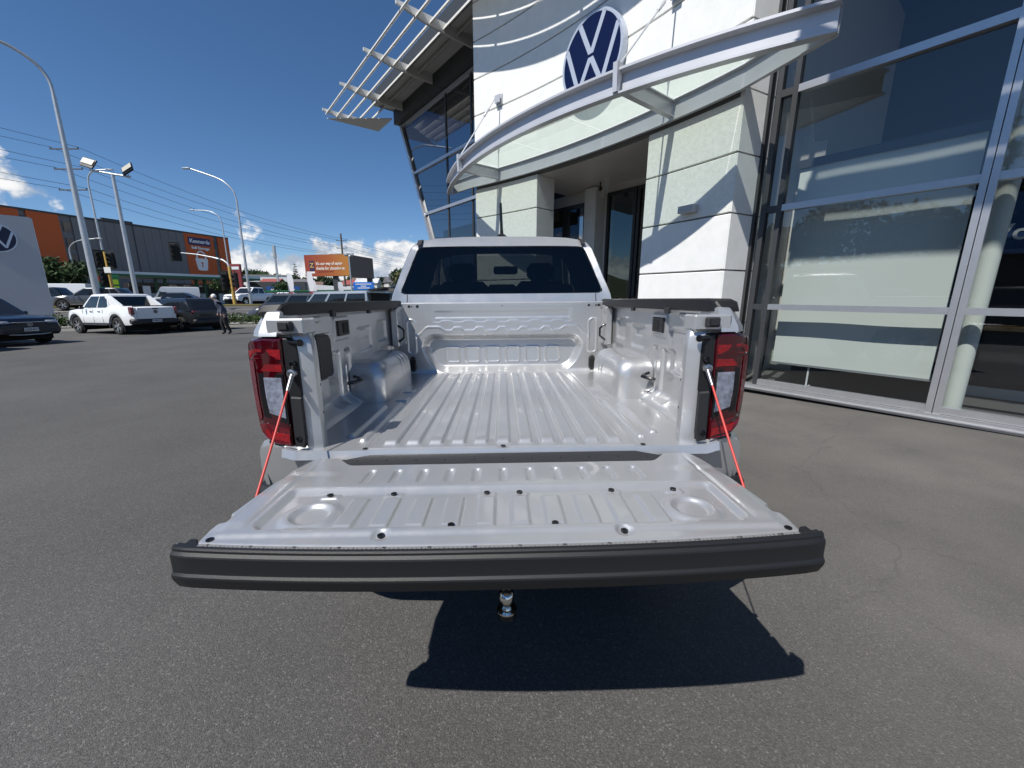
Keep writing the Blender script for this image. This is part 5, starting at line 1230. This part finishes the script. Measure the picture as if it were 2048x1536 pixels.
for a0, a1 in ((2.95, 3.77), (7.95, 9.18), (33.42, 34.28)):
    for k in range(4): kbox('window', a0+.12, a1-.12, 5.6+2.75*k, 7.3+2.75*k, -.25, -.12, M_CARGLASS)
for a0, a1 in ((-25, 9.1), (27.16, 36.95)): kbox('blue_base', a0, a1, 0, 5.28, -.28, -.02, M_SBLUE)
kbox('parapet', -25, 36.98, 16.47, 16.75, -.5, .06, M_FASCIA); kbox('parapet_step', 13.5, 18.2, 16.76, 17.1, -.5, .06, M_FASCIA); kbox('wall_joint', 18.0, 18.16, 4.2, 16.4, -.05, .05, M_FASCIA)
sg = kbox('sign_board', 27.9, 32.6, 14.15, 15.75, .01, .06, mat('sign_navy', (.02, .02, .10), .5))
MW = mat('sign_white', (.80, .80, .80), .6)
text_obj('sign_text', 'Kennards', 1.12, MW, KB, kb(30.25, 14.95, .10), (*ku, 0), (0, 0, 1), bold=.03, depth=.02); text_obj('sign_text', 'Self Storage', .80, MW, KB, kb(30.25, 13.55, .06), (*ku, 0), (0, 0, 1), bold=.03, depth=.02)
q = MB(); sh = [(-1.35, 11.2), (-1.15, 11.35), (1.15, 11.35), (1.35, 11.2), (1.25, 10.4), (1.05, 8.95), (.75, 8.72), (-.75, 8.72), (-1.05, 8.95), (-1.25, 10.4)]
q.prism([(30.1+x, z) for x, z in sh], lambda a, b, d: kb(a, b, d), .01, .06); lk_ = q.build('padlock_body', MW, KB)
q = MB(); q.strip([[kb(30.1+.78*math.cos(t), 11.6+1.1*math.sin(t), .06) for t in np.linspace(-.25, math.pi+.25, 20)], [kb(30.1+1.12*math.cos(t), 11.6+1.42*math.sin(t), .06) for t in np.linspace(-.25, math.pi+.25, 20)]]); q.build('padlock_shackle', MW, KB)
q = MB().prism([(30.1+.22*math.cos(t), 10.35+.22*math.sin(t)) for t in np.linspace(-1.2, 4.34, 12)]+[(30.0-.05, 9.5), (30.2+.05, 9.5)], lambda a, b, d: kb(a, b, d), .06, .075); q.build('keyhole', M_ORANGE, KB)
# ------------------------------------------------------------------ fuel station
FS = thing('fuel_station', 'fuel station with long white and green canopy on green columns', 'fuel station', (-54, 68, 1.15))
fa = np.array([-60.2, 58.4]); fd = np.array([14.2, 20.2]); FL = np.linalg.norm(fd); fd = fd/FL; fn = np.array([fd[1], -fd[0]])
def fb(a, z, d=0.0): p = fa+fd*a+fn*d; return (p[0], p[1], z)
def fbox(nm, a0, a1, z0, z1, d0, d1, mt, parent=FS):
    v = [fb(a0, z0, d1), fb(a1, z0, d1), fb(a1, z1, d1), fb(a0, z1, d1), fb(a0, z0, d0), fb(a1, z0, d0), fb(a1, z1, d0), fb(a0, z1, d0)]
    return MB().add(v, [(0, 1, 2, 3), (7, 6, 5, 4), (0, 4, 5, 1), (1, 5, 6, 2), (2, 6, 7, 3), (3, 7, 4, 0)]).build(nm, mt, parent)
M_GRN = mat('station_green', (.015, .12, .045), .4); M_SW = mat('station_white', (.74, .77, .74), .4)
fbox('canopy_deck', .1, FL-.1, 5.55, 6.15, -9, -.1, M_SW); fbox('fascia_white', 0, FL, 5.85, 6.22, -.1, .02, M_SW); fbox('fascia_green', 0, FL, 5.48, 5.845, -.1, .0, M_GRN); fbox('fascia_end', -.06, 0, 5.48, 6.22, -9, .02, M_SW)
fbox('brand_strip', .6, 2.4, 5.62, 6.05, .025, .04, mat('strip_green', (.08, .32, .10), .4))
o = MB().lathe([(.001, 0), (.36, 0)], (0, 0, 0), 'z', 20); o.v = [fb(2.9+p[0], 5.85+p[1], .045) for p in o.v]; o.build('brand_roundel', mat('roundel', (.10, .40, .12), .4), FS)
for a_ in (10.2, 11.4, 15.8, 17.0, 21.0, 22.2): fbox('column', a_-.19, a_+.19, 1.1, 5.54, -4.2, -3.8, M_GRN)
for a_ in (9.5, 13.5, 16.2, 19.0): fbox('fuel_pump', a_-.35, a_+.35, 1.3, 3.1, -3.4, -2.9, mat('pump_white', (.6, .62, .6), .4))
fbox('shop', 8, 26, 1.1, 5.0, -12.5, -9.5, mat('shop_dark', (.03, .03, .032), .4)); fbox('shop_band', 8, 26, 4.3, 4.9, -9.48, -9.3, mat('shop_grey', (.18, .18, .18), .5))
for a_ in (13.5, 15.6, 17.4): fbox('shop_light', a_, a_+1.0, 4.45, 4.62, -9.28, -9.2, mat('light_panel', (.9, .9, .88), .4))
fbox('kiosk_panel', 1.8, 4.2, 1.1, 4.0, -3.0, -2.4, M_WHITE); fbox('kiosk_panel', 7.9, 8.8, 1.1, 4.2, -2.2, -1.8, M_WHITE)
PB = thing('price_board', 'green fuel price board with orange header and yellow figures', 'sign', (-45.0, 47.4, 1.15))
q = MB().box((-45.0, 47.4, 2.9), (2.1, .25, 3.4), rz=.75, bev=.03); q.build('board', mat('price_green', (.02, .20, .06), .4), PB, 30)
def pbp(a, z): c, s_ = math.cos(.75), math.sin(.75); return (-45.0+c*a+s_*.16, 47.4+s_*a-c*.16, z)
def pbq(nm, a0, a1, z0, z1, mt): return MB().quad(pbp(a0, z0), pbp(a1, z0), pbp(a1, z1), pbp(a0, z1)).build(nm, mt, PB)
pbq('header', -1, .3, 3.9, 4.55, mat('price_orange', (.65, .10, .02), .4))
for k in range(3): pbq('price_figure', .35, .95, 2.1+.75*k, 2.65+.75*k, mat('price_yellow', (.55, .75, .03), .4))
# small petrol station at right: blue awning building and pale shed
BB = thing('tyre_shop', 'low dark shop with blue sign board and white sloping roof', 'building', (-44, 82, 1.15))
MB().box((-45, 84, 3.3), (10, 5, 4.3), rz=.2).build('walls', mat('shed_dark', (.05, .055, .06), .6), BB); MB().box((-43.3, 81.2, 3.9), (6, .2, 1.3), rz=.2).build('sign_board', mat('awning_blue', (.02, .08, .28), .5), BB)
for k, (a_, w_) in enumerate(((-1.6, 1.0), (.0, 1.5), (1.6, 1.0))): MB().box((-43.3+a_, 81.05+a_*.2, 3.9), (w_, .03, .28), rz=.2).build('sign_stripe', MW, BB)
MB().prism([(-6, 3.4), (8, 3.4), (8, 4.6), (-2, 5.3), (-6, 4.2)], lambda a, b, d: (-41+a*.98, 88+a*.2+d, b), 0, 8).build('roof', M_WHITE, BB)
SH = thing('green_roof_shed', 'long low white shed with green roof edge behind the flags', 'building', (-32, 75, 1.15))
MB().box((-30, 74, 2.2), (22, 5, 2.0), rz=.0).build('walls', mat('shed_white', (.55, .62, .58), .6), SH); MB().box((-30, 73.8, 3.35), (22.6, 6, .28)).build('roof', M_GRN, SH)

# ------------------------------------------------------------------ poles, lamps, signals
def pole_lamp(name, label, x, y, z0, z1, r0, r1, arm, head=None, group=None, mt=M_GALV, heads=0):
    t = thing(name, label, 'street lamp', (x, y, z0), group=group)
    MB().tube([(x, y, z0-.5), (x, y, z0+(z1-z0)*.5), (x, y, z1)], [r0, (r0+r1)/2, r1], 10).build('pole', mt, t, 60)
    if arm:
        pts = [Vector((x, y, z1))]+[Vector((x+a[0], y+a[1], z1+a[2])) for a in arm]
        # smooth
        out_ = []
        for i in range(len(pts)-1):
            p0 = pts[max(i-1, 0)]; p1 = pts[i]; p2 = pts[i+1]; p3 = pts[min(i+2, len(pts)-1)]
            for k in range(6):
                s_ = k/6; out_.append(.5*((2*p1)+(-p0+p2)*s_+(2*p0-5*p1+4*p2-p3)*s_*s_+(-p0+3*p1-3*p2+p3)*s_**3))
        out_.append(pts[-1]); MB().tube(out_, r1*.85, 8).build('arm', mt, t, 60)
        e = pts[-1]; d = (pts[-1]-pts[-2]); a_ = math.atan2(d.y, d.x)
        if head: MB().box((e.x+math.cos(a_)*.3, e.y+math.sin(a_)*.3, e.z+.02), (.75, .28, .12), rz=a_, bev=.04).build('lamp_head', M_GALV, t, 40)
    return t
pole_lamp('street_lamp', 'tallest galvanised street lamp whose arm leaves the left picture edge', -31.0, 31.7, .6, 15.6, .24, .115, [(-.05, -.05, .9), (-.35, -.33, 1.7), (-.95, -.9, 2.3), (-1.7, -1.6, 2.6), (-3.6, -3.0, 2.85)], True)
pole_lamp('street_lamp', 'street lamp with long arm to the right of the storage building', -24.3, 39.5, .9, 10.6, .135, .075, [(-.15, 0, .75), (-.75, 0, 1.45), (-1.6, .1, 1.95), (-3.9, .2, 2.75)], True)
pole_lamp('street_lamp', 'slim lamp with hooked top between the tallest lamp and floodlights', -50.6, 53.6, 1.1, 15.6, .13, .09, [(.1, 0, .8), (.45, 0, 1.4), (1.2, 0, 1.75), (2.4, .2, 1.9)], True)
pole_lamp('street_lamp', 'distant lamp with curved arm left of the long-arm lamp', -38.2, 58.2, 1.1, 12.2, .11, .07, [(-.2, 0, .6), (-.9, 0, 1.2), (-1.9, .1, 1.5), (-3.6, .2, 1.6)], True)
pole_lamp('street_lamp', 'low lamp with arm reaching right in front of the storage building', -54.3, 53.2, 1.1, 7.8, .11, .08, [(.15, 0, .6), (.8, 0, 1.15), (1.8, 0, 1.45), (3.4, .2, 1.65)], True)
FP = thing('floodlight_pole', 'galvanised pole carrying two square floodlights', 'floodlight', (-26.3, 29.7, .5))
MB().tube([(-26.3, 29.7, 0), (-26.3, 29.7, 6), (-26.3, 29.7, 10.0)], [.15, .12, .10], 10).build('pole', M_GALV, FP, 60); MB().tube([(-27.5, 29.6, 10.2), (-26.3, 29.7, 10.0), (-25.2, 29.8, 9.85)], .06, 8).build('cross_arm', M_GALV, FP, 60)
for x, y, z, rz in ((-27.55, 29.5, 10.62, .3), (-25.25, 29.7, 10.3, -.5)):
    Mr = Matrix.Rotation(rz, 3, 'Y') @ Matrix.Rotation(R(-25), 3, 'X'); q = MB().box((x, y, z), (.82, .10, .66), M=Mr, bev=.02); hd = q.build('floodlight', M_BLACK, FP, 30)
    q = MB().box((x, y-.055, z+.10), (.72, .02, .36), M=Mr); q.build('lens', mat('flood_lens', (.55, .52, .42), .2), hd)
    MB().tube([(x, y, z-.32), (x, y+.05, z-.5)], .03, 6).build('bracket', M_GALV, FP)
M_TL = mat('signal_black', (.012, .012, .012), .6); M_YEL = mat('signal_yellow', (.52, .33, .08), .5)
def signal_head(parent, x, y, z, rz, s_=1.0):
    h = MB().box((x, y, z), (.36*s_, .25*s_, 1.05*s_), rz=rz, bev=.03).build('signal_head', M_TL, parent, 30)
    MB().box((x-math.sin(rz)*-.10, y+math.cos(rz)*.10, z), (.66*s_, .03, 1.35*s_), rz=rz, bev=.01).build('backing_board', M_TL, parent, 30)
    for k in (-1, 0, 1):
        cx_, cy_ = x+math.sin(rz)*.16, y-math.cos(rz)*.16
        q = MB().tube([(cx_, cy_, z+.33*k*s_), (cx_+math.sin(rz)*.18, cy_-math.cos(rz)*.18, z+.33*k*s_-.02)], .14*s_, 12, caps=False); q.build('visor', M_TL, h)
T1 = thing('traffic_signal', 'traffic signal on yellow pole beside the tallest street lamp', 'traffic light', (-35.7, 38, 1.0))
MB().tube([(-35.7, 38, .6), (-35.7, 38, 6.0)], .13, 10).build('pole', M_YEL, T1, 60)
for x, y, z, rz in ((-36.3, 37.9, 5.4, .9), (-35.1, 37.9, 5.3, -.3), (-36.2, 37.9, 3.7, .9)): signal_head(T1, x, y, z, rz, 1.15)
MB().box((-35.6, 37.8, 4.4), (.6, .04, .5), bev=.01).build('sign_plate', M_PLATE, T1)
T2 = thing('traffic_signal', 'traffic signal on yellow mast with long curved arm above the road', 'traffic light', (-24.6, 37.6, 1.0))
MB().tube([(-24.6, 37.6, .6), (-24.6, 37.6, 4.6)], .15, 10).build('pole', M_YEL, T2, 60)
MB().tube([(-24.6, 37.6, 4.4), (-24.75, 37.65, 4.9), (-25.2, 37.75, 5.2), (-26.2, 37.9, 5.45), (-27.6, 38.1, 5.72), (-29.2, 38.3, 5.9)], [.09, .085, .08, .07, .06, .05], 8).build('mast_arm', M_GALV, T2, 60)
for x, y, z, rz in ((-29.9, 38.4, 6.05, .5), (-25.1, 37.5, 3.4, .4), (-24.1, 37.5, 3.4, -.9)): signal_head(T2, x, y, z, rz, 1.25)
TS = thing('totem_sign', 'slim red and white totem sign beside the fuel station canopy', 'sign', (-33.7, 52.5, 1.15))
MB().box((-33.7, 52.5, 3.6), (1.5, .3, 5.2), bev=.03).build('panel', mat('totem_red', (.20, .03, .03), .5), TS); MB().box((-33.7, 52.33, 5.7), (1.2, .03, .35)).build('header', M_PLATE, TS)
# power poles and wires
M_POLE = mat('timber_pole', (.11, .10, .09), .9, var=.2, vscale=4); M_WIRE = mat('wire', (.02, .02, .022), .6)
def ppole(label, x, y, z1, arms, aw, r_=.22, axis=(1, 0)):
    t = thing('power_pole', label, 'power pole', (x, y, 1.15)); MB().tube([(x, y, .6), (x, y, z1)], [r_*1.3, r_], 8).build('pole', M_POLE, t, 60); e = []
    for z in arms:
        MB().box((x, y, z), (aw, .22, .18), rz=math.atan2(axis[1], axis[0])).build('cross_arm', M_POLE, t)
        for s_ in (-1, 1):
            px_, py_ = x+axis[0]*aw*.48*s_, y+axis[1]*aw*.48*s_; MB().tube([(px_, py_, z), (px_, py_, z+.35)], .09, 6).build('insulator', M_POLE, t); e.append((px_, py_, z+.35))
    return e
eA = ppole('tall timber power pole with three cross-arms behind the tallest lamp', -87.1, 88.8, 36.0, (31.8, 28.1, 24.2), 5.6, .26)
eB = ppole('distant power pole rising behind the orange billboard', -56.7, 148.1, 25.0, (22.7, 20.1, 17.6), 3.6, .30)
left_end = [(-118, 30, 34.5), (-112, 28, 35.2), (-118, 30, 31), (-112, 28, 31.6), (-118, 30, 27.2), (-112, 28, 27.8)]
far_end = [(-30, 200, 19.5), (-27, 200, 19.5), (-30, 200, 17.2), (-27, 200, 17.2), (-30, 200, 15), (-27, 200, 15)]
for i in range(6):
    a_, b_, c_, d_ = Vector(left_end[i]), Vector(eA[i]), Vector(eB[i]), Vector(far_end[i]); pts = []
    for p, q_, sag in ((a_, b_, 1.0), (b_, c_, 2.2), (c_, d_, 1.0)):
        for k in range(10): f_ = k/10; w_ = p.lerp(q_, f_); w_.z -= sag*4*f_*(1-f_); pts.append(w_)
    o = MB().tube(pts+[d_], .038, 5).build('power_line', M_WIRE, None, base=tuple(a_)); tag(o, ('upper', 'upper', 'middle', 'middle', 'lower', 'lower')[i]+' thin dark power line of the '+('near' if i % 2 else 'far')+' trio across the sky', 'cable', 'power lines across the sky')
MO = thing('phone_mast', 'slim grey mast with thick antenna top left of the billboard', 'mast', (-51.4, 94.6, 1.2))
MB().tube([(-51.4, 94.6, .6), (-51.4, 94.6, 11.4)], [.30, .22], 8).build('pole', M_GALV, MO, 60); MB().tube([(-51.4, 94.6, 11.4), (-51.4, 94.6, 14.0)], .36, 10).build('antenna', M_GALV, MO, 60)
# billboard
BI = thing('billboard', 'large orange advertising billboard on dark posts with a grey rear face', 'billboard', (-25, 63, 1.15))
b0 = np.array([-30.1, 63.4]); b1 = np.array([-23.3, 62.9]); bu = (b1-b0)/np.linalg.norm(b1-b0); bn = np.array([bu[1], -bu[0]])
def bb(a, z, d=0): p = b0+bu*a+bn*d; return (p[0], p[1], z)
def billmat():
    m_ = bpy.data.materials.new('billboard_print'); m_.use_nodes = True; t = m_.node_tree; bs = t.nodes['Principled BSDF']; c = t.nodes.new('ShaderNodeTexCoord'); sx = t.nodes.new('ShaderNodeSeparateXYZ'); t.links.new(c.outputs['Generated'], sx.inputs[0])
    r_ = t.nodes.new('ShaderNodeValToRGB'); r_.color_ramp.elements[0].color = (.26, .035, .018, 1); r_.color_ramp.elements[1].color = (.42, .17, .025, 1); x = r_.color_ramp.elements.new(.55); x.color = (.34, .085, .015, 1)
    t.links.new(sx.outputs['X'], r_.inputs[0]); t.links.new(r_.outputs[0], bs.inputs['Base Color']); bs.inputs['Roughness'].default_value = .6; return m_
v = [bb(0, 5.3, .02), bb(6.82, 5.35, .02), bb(6.82, 8.5, .02), bb(0, 8.4, .02)]
MB().quad(*v).build('printed_face', billmat(), BI)
q = MB(); v2 = [bb(-.02, 5.28, .0), bb(6.9, 5.3, .0), bb(6.9, 8.55, .0), bb(-.02, 8.44, .0)]; v3 = [(p[0], p[1]+.5, p[2]) for p in v2]; q.add(v2+v3, [(0, 1, 2, 3), (7, 6, 5, 4), (0, 4, 5, 1), (1, 5, 6, 2), (2, 6, 7, 3), (3, 7, 4, 0)]); q.build('box_frame', M_FASCIA, BI)
q = MB(); v2 = [(-23.2, 62.85, 5.1), (-20.2, 64.6, 4.95), (-20.2, 64.6, 8.0), (-23.2, 62.85, 8.45)]; v3 = [(p[0]-.1, p[1]+.5, p[2]) for p in v2]; q.add(v2+v3, [(0, 1, 2, 3), (7, 6, 5, 4), (0, 4, 5, 1), (1, 5, 6, 2), (2, 6, 7, 3), (3, 7, 4, 0)]); q.build('rear_face', mat('board_back', (.045, .045, .047), .7), BI)
for x, y, z in ((-25.7, 63.6, 5.4), (-20.9, 64.8, 5.2)): MB().box((x, y, z/2+.3), (.75, .5, z-.6), bev=.02).build('post', M_FASCIA, BI)
BW = mat('billboard_white', (.82, .75, .68), .6)
text_obj('ad_text', "It's our way of saying", .62, BW, BI, bb(1.75, 7.15, .05), (*bu, 0), (0, 0, 1), bold=.012, align='LEFT', wscale=.78); text_obj('ad_text', 'thanks for choosing us.', .62, BW, BI, bb(1.75, 6.45, .05), (*bu, 0), (0, 0, 1), bold=.012, align='LEFT', wscale=.78); MB().quad(bb(1.8, 5.92, .05), bb(4.4, 5.94, .05), bb(4.4, 6.04, .05), bb(1.8, 6.02, .05)).build('ad_small_line', mat('ad_dark', (.2, .03, .02), .6), BI)
MB().quad(bb(.72, 6.05, .05), bb(1.5, 6.08, .05), bb(1.45, 7.6, .05), bb(.72, 7.52, .05)).build('ad_badge', mat('ad_navy', (.04, .02, .07), .5), BI); text_obj('ad_letter', 'Z', .95, mat('ad_gold', (.55, .36, .08), .5), BI, bb(1.1, 6.88, .07), (*bu, 0), (0, 0, 1), bold=.02)
MB().quad(bb(.78, 5.72, .05), bb(1.48, 5.74, .05), bb(1.48, 6.02, .05), bb(.78, 6.0, .05)).build('ad_caption', BW, BI)
# feather flags
def flag(label, x, y, z0, z1, wd, rz, bottom=mat('flag_red', (.5, .05, .05), .7)):
    t = thing('feather_flag', label, 'flag', (x, y, z0), group='feather flags on the car yard'); q = MB(); rows = []
    for k in np.linspace(0, 1, 12):
        w_ = wd*(math.sin(math.pi*min(1, .16+.84*(1-k)))**.55 if k > .0 else .7); z = z0+.6+(z1-z0-.6)*k
        rows.append([(x+math.cos(rz)*w_*j, y+math.sin(rz)*w_*j+.05*math.sin(k*6+j*2), z) for j in (0, .33, .66, 1)])
    q.strip(rows[3:]); q.build('cloth', mat('flag_white', (.76, .76, .78), .8), t, 60); MB().strip(rows[:4]).build('cloth_foot', bottom, t, 60); MB().tube([(x, y, z0-.3), (x, y, z1)], .03, 6).build('mast', M_GALV, t)
flag('white and red feather flag farthest left on the yard', -21.7, 41.7, 1.1, 4.25, .55, .1); flag('short white feather flag in the middle of the yard', -20.9, 45.0, 1.1, 3.75, .5, .2, MATS['flag_white']); flag('tallest white and red feather flag left of the billboard post', -19.75, 41.8, 1.1, 4.45, .55, .1); flag('white feather flag directly under the billboard', -17.4, 43.5, 1.1, 3.5, .5, .3, mat('flag_blue', (.05, .12, .35), .7))
BS = thing('blue_sign', 'bright blue roadside sign under the grey billboard face', 'sign', (-17.7, 52, 1.15)); MB().box((-17.6, 52, 3.35), (2.6, .15, 1.0), bev=.02).build('panel', mat('sign_blue', (.02, .14, .50), .5), BS); MB().box((-18.6, 52.05, 2.0), (.1, .08, 1.8)).build('post', M_GALV, BS); MB().box((-16.6, 52.05, 2.0), (.1, .08, 1.8)).build('post', M_GALV, BS)
for z_, w_ in ((3.6, 2.0), (3.35, .7), (3.12, 1.5)): MB().box((-17.6, 51.91, z_), (w_, .02, .09)).build('sign_stripe', MW, BS)
pole_lamp('yard_light', 'short white yard light with twin lamp heads right of the billboard text', -14.8, 40.2, 1.1, 6.0, .07, .06, None)
for s_ in (-1, 1): MB().box((-14.8+.28*s_, 40.2, 5.9), (.35, .25, .22), bev=.03).build('lamp_head', M_GALV, bpy.data.objects['yard_light'], 30)
MB().tube([(-15.15, 40.2, 5.75), (-14.45, 40.2, 5.75)], .04, 6).build('cross_arm', M_GALV, bpy.data.objects['yard_light'])

# ------------------------------------------------------------------ distant slope: houses and trees
def hill():
    xs = np.linspace(-260, 60, 70); ys = np.linspace(105, 420, 50); X, Y = np.meshgrid(xs, ys, indexing='ij')
    Z = .6+15*sm(100, 250, Y)*(.75+.25*np.sin(X*.021+1.0))+11*sm(200, 330, Y)*(.75+.25*np.sin(X*.02))
    root = thing('tmp', None, None); ORG[root.name] = (0, 0, 0)
    o = grid_obj('hill', np.stack([X, Y, Z], -1), mat('hill_scrub', (.07, .075, .035), .95, var=.4, vscale=.15), root); o.parent = None; bpy.data.objects.remove(root); o['kind'] = 'structure'
    return lambda x, y: float(.6+15*sm(100, 250, y)*(.75+.25*math.sin(x*.021+1.0))+11*sm(200, 330, y)*(.75+.25*math.sin(x*.02)))
hz = hill()
rg = random.Random(21)
hw_lab = ['white house with pale roof', 'cream house with grey roof', 'low white house with brown roof', 'small grey house with red roof', 'white gabled house', 'pale green house with dark roof', 'broad white house', 'narrow cream house', 'white flat-fronted house']
roofs = [(.38, .36, .34), (.12, .12, .13), (.16, .10, .08), (.25, .06, .05), (.55, .55, .54)]
for i, (x, y) in enumerate(((-92, 150), (-80, 165), (-70, 148), (-58, 160), (-49, 150), (-41, 168), (-36, 146), (-65, 190), (-100, 180))):
    z = hz(x, y)-.3; t = thing('house', hw_lab[i]+' on the far slope, '+('left', 'left', 'centre', 'centre', 'right', 'right', 'far right', 'upper centre', 'upper left')[i]+' of the cluster', 'house', (x, y, z), rg.uniform(-.5, .5), group='houses on the far slope', local=True)
    w_, d_, h_ = rg.uniform(7, 12), 7, rg.uniform(3.2, 5.2); wm = mat('house_wall_%d' % (i % 3), ((.62, .60, .55), (.70, .70, .68), (.40, .42, .42))[i % 3], .8)
    MB().box((0, 0, h_/2), (w_, d_, h_)).build('wall', wm, t); MB().prism([(-d_/2-.4, h_), (d_/2+.4, h_), (0, h_+1.9)], lambda a, b, d: (d, a, b+.003), -w_/2-.4, w_/2+.4).build('roof', mat('house_roof_%d' % (i % 5), roofs[i % 5], .8), t)
    for k in (-.3, .05, .32): MB().box((w_*k, -d_/2-.02, h_*.58), (1.3, .08, 1.2)).build('window', M_CARGLASS, t)
wb_ = thing('hill_block', 'broad flat-roofed white building high on the far slope', 'building', (-128, 226, hz(-128, 226)-.5)); MB().box((-128, 226, hz(-128, 226)+3.5), (20, 8, 8), rz=.3).build('walls', M_WHITE, wb_); MB().box((-128, 226, hz(-128, 226)+7.65), (20.6, 8.6, .3), rz=.3).build('roof', M_CONC, wb_)
kinds = [('dark evergreen', LP), ('mid green', LD), ('olive', LO)]
posn = ['left end', 'left', 'left of centre', 'centre', 'right of centre', 'right', 'right end']
specs = []
for i in range(49):
    x = -150+i*3.0+rg.uniform(-2, 2); y = rg.choice([135, 175, 200, 205, 225, 240])+rg.uniform(-8, 8); k = rg.randrange(3); h = rg.uniform(5, 9.5); z = hz(x, y)-.4
    specs.append((x, y, k, h, z))
ones = ['first', 'second', 'third', 'fourth', 'fifth', 'sixth', 'seventh', 'eighth', 'ninth', 'tenth', 'eleventh', 'twelfth', 'thirteenth', 'fourteenth', 'fifteenth', 'sixteenth', 'seventeenth', 'eighteenth', 'nineteenth']
def ordinal(n): return ones[n-1] if n < 20 else {2: 'twent', 3: 'thirt', 4: 'fort'}[n//10]+('ieth' if n % 10 == 0 else 'y-'+ones[n % 10-1])
for i, (x, y, k, h, z) in enumerate(sorted(specs, key=lambda s: s[0]/s[1])):
    tree('hill_tree', '%s tree, %s from the left on the distant slope' % (kinds[k][0], ordinal(i+1)), x, y, z, h, h*.62, 620, .6, kinds[k][1], 100+i, 'trees on the distant slope', .25, .12)
def conifer(label, x, y, z0, h, n, seed, mt=LP):
    t = thing('norfolk_pine', label, 'tree', (x, y, z0)); q = MB().tube([(x, y, z0), (x, y, z0+h)], [h*.018, .04], 6); q.build('trunk', M_BARK, t); bl_ = []; rg_ = random.Random(seed)
    for k in range(13):
        f_ = .15+.82*k/13; rad = h*.24*(1-f_)+.15
        for j in range(6): a = j*1.047+k*.4; bl_.append(((x+math.cos(a)*rad*.6, y+math.sin(a)*rad*.6, z0+h*f_+.04*h*rg_.random()), (rad*.45, rad*.45, h*.016)))
    leaves('crown', bl_, n, h*.022, mt, t, seed)
conifer('tall tiered pine standing above the distant houses', -84, 168, hz(-84, 168), 13, 1200, 8)
wd_b = []
for i in range(120): x = rg.uniform(-250, 30); y = rg.uniform(250, 330); wd_b.append(((x, y, hz(x, y)+2.0), (rg.uniform(3, 6), 3, rg.uniform(2.2, 4.0))))
o = leaves('woodland', wd_b, 22000, 1.0, LD, None, 77); tag(o, 'mass of far-off green trees along the skyline', 'woodland', kind='stuff')
# trees and a long low shed across the road behind the photographer (seen mirrored in the glazing)
for i, (x, y, h) in enumerate(((-26, -16, 8), (-33, -12, 11), (-21, -21, 9), (-38, -5, 9), (-15, -27, 10), (-42, 3, 8))):
    tree('boundary_tree', 'dark spreading tree %s of the row behind the camera' % ('first', 'second', 'third', 'fourth', 'fifth', 'last')[i], x, y, 0, h, h*.55, 4500, .26, LD, 300+i, 'trees behind the camera', .22)
conifer('tall tiered pine behind the camera', -30, -19, 0, 15, 1500, 9)
SB = thing('boundary_shed', 'long low grey shed behind the row of stock cars', 'building', (-24, -10, 0)); MB().box((-24, -10, 1.7), (.6+26, 5, 3.4), rz=R(-37)).build('walls', mat('shed_grey', (.10, .10, .105), .7), SB); MB().box((-24, -10, 3.55), (27.4, 6, .25), rz=R(-37)).build('roof', mat('shed_roof', (.3, .3, .3), .6), SB)
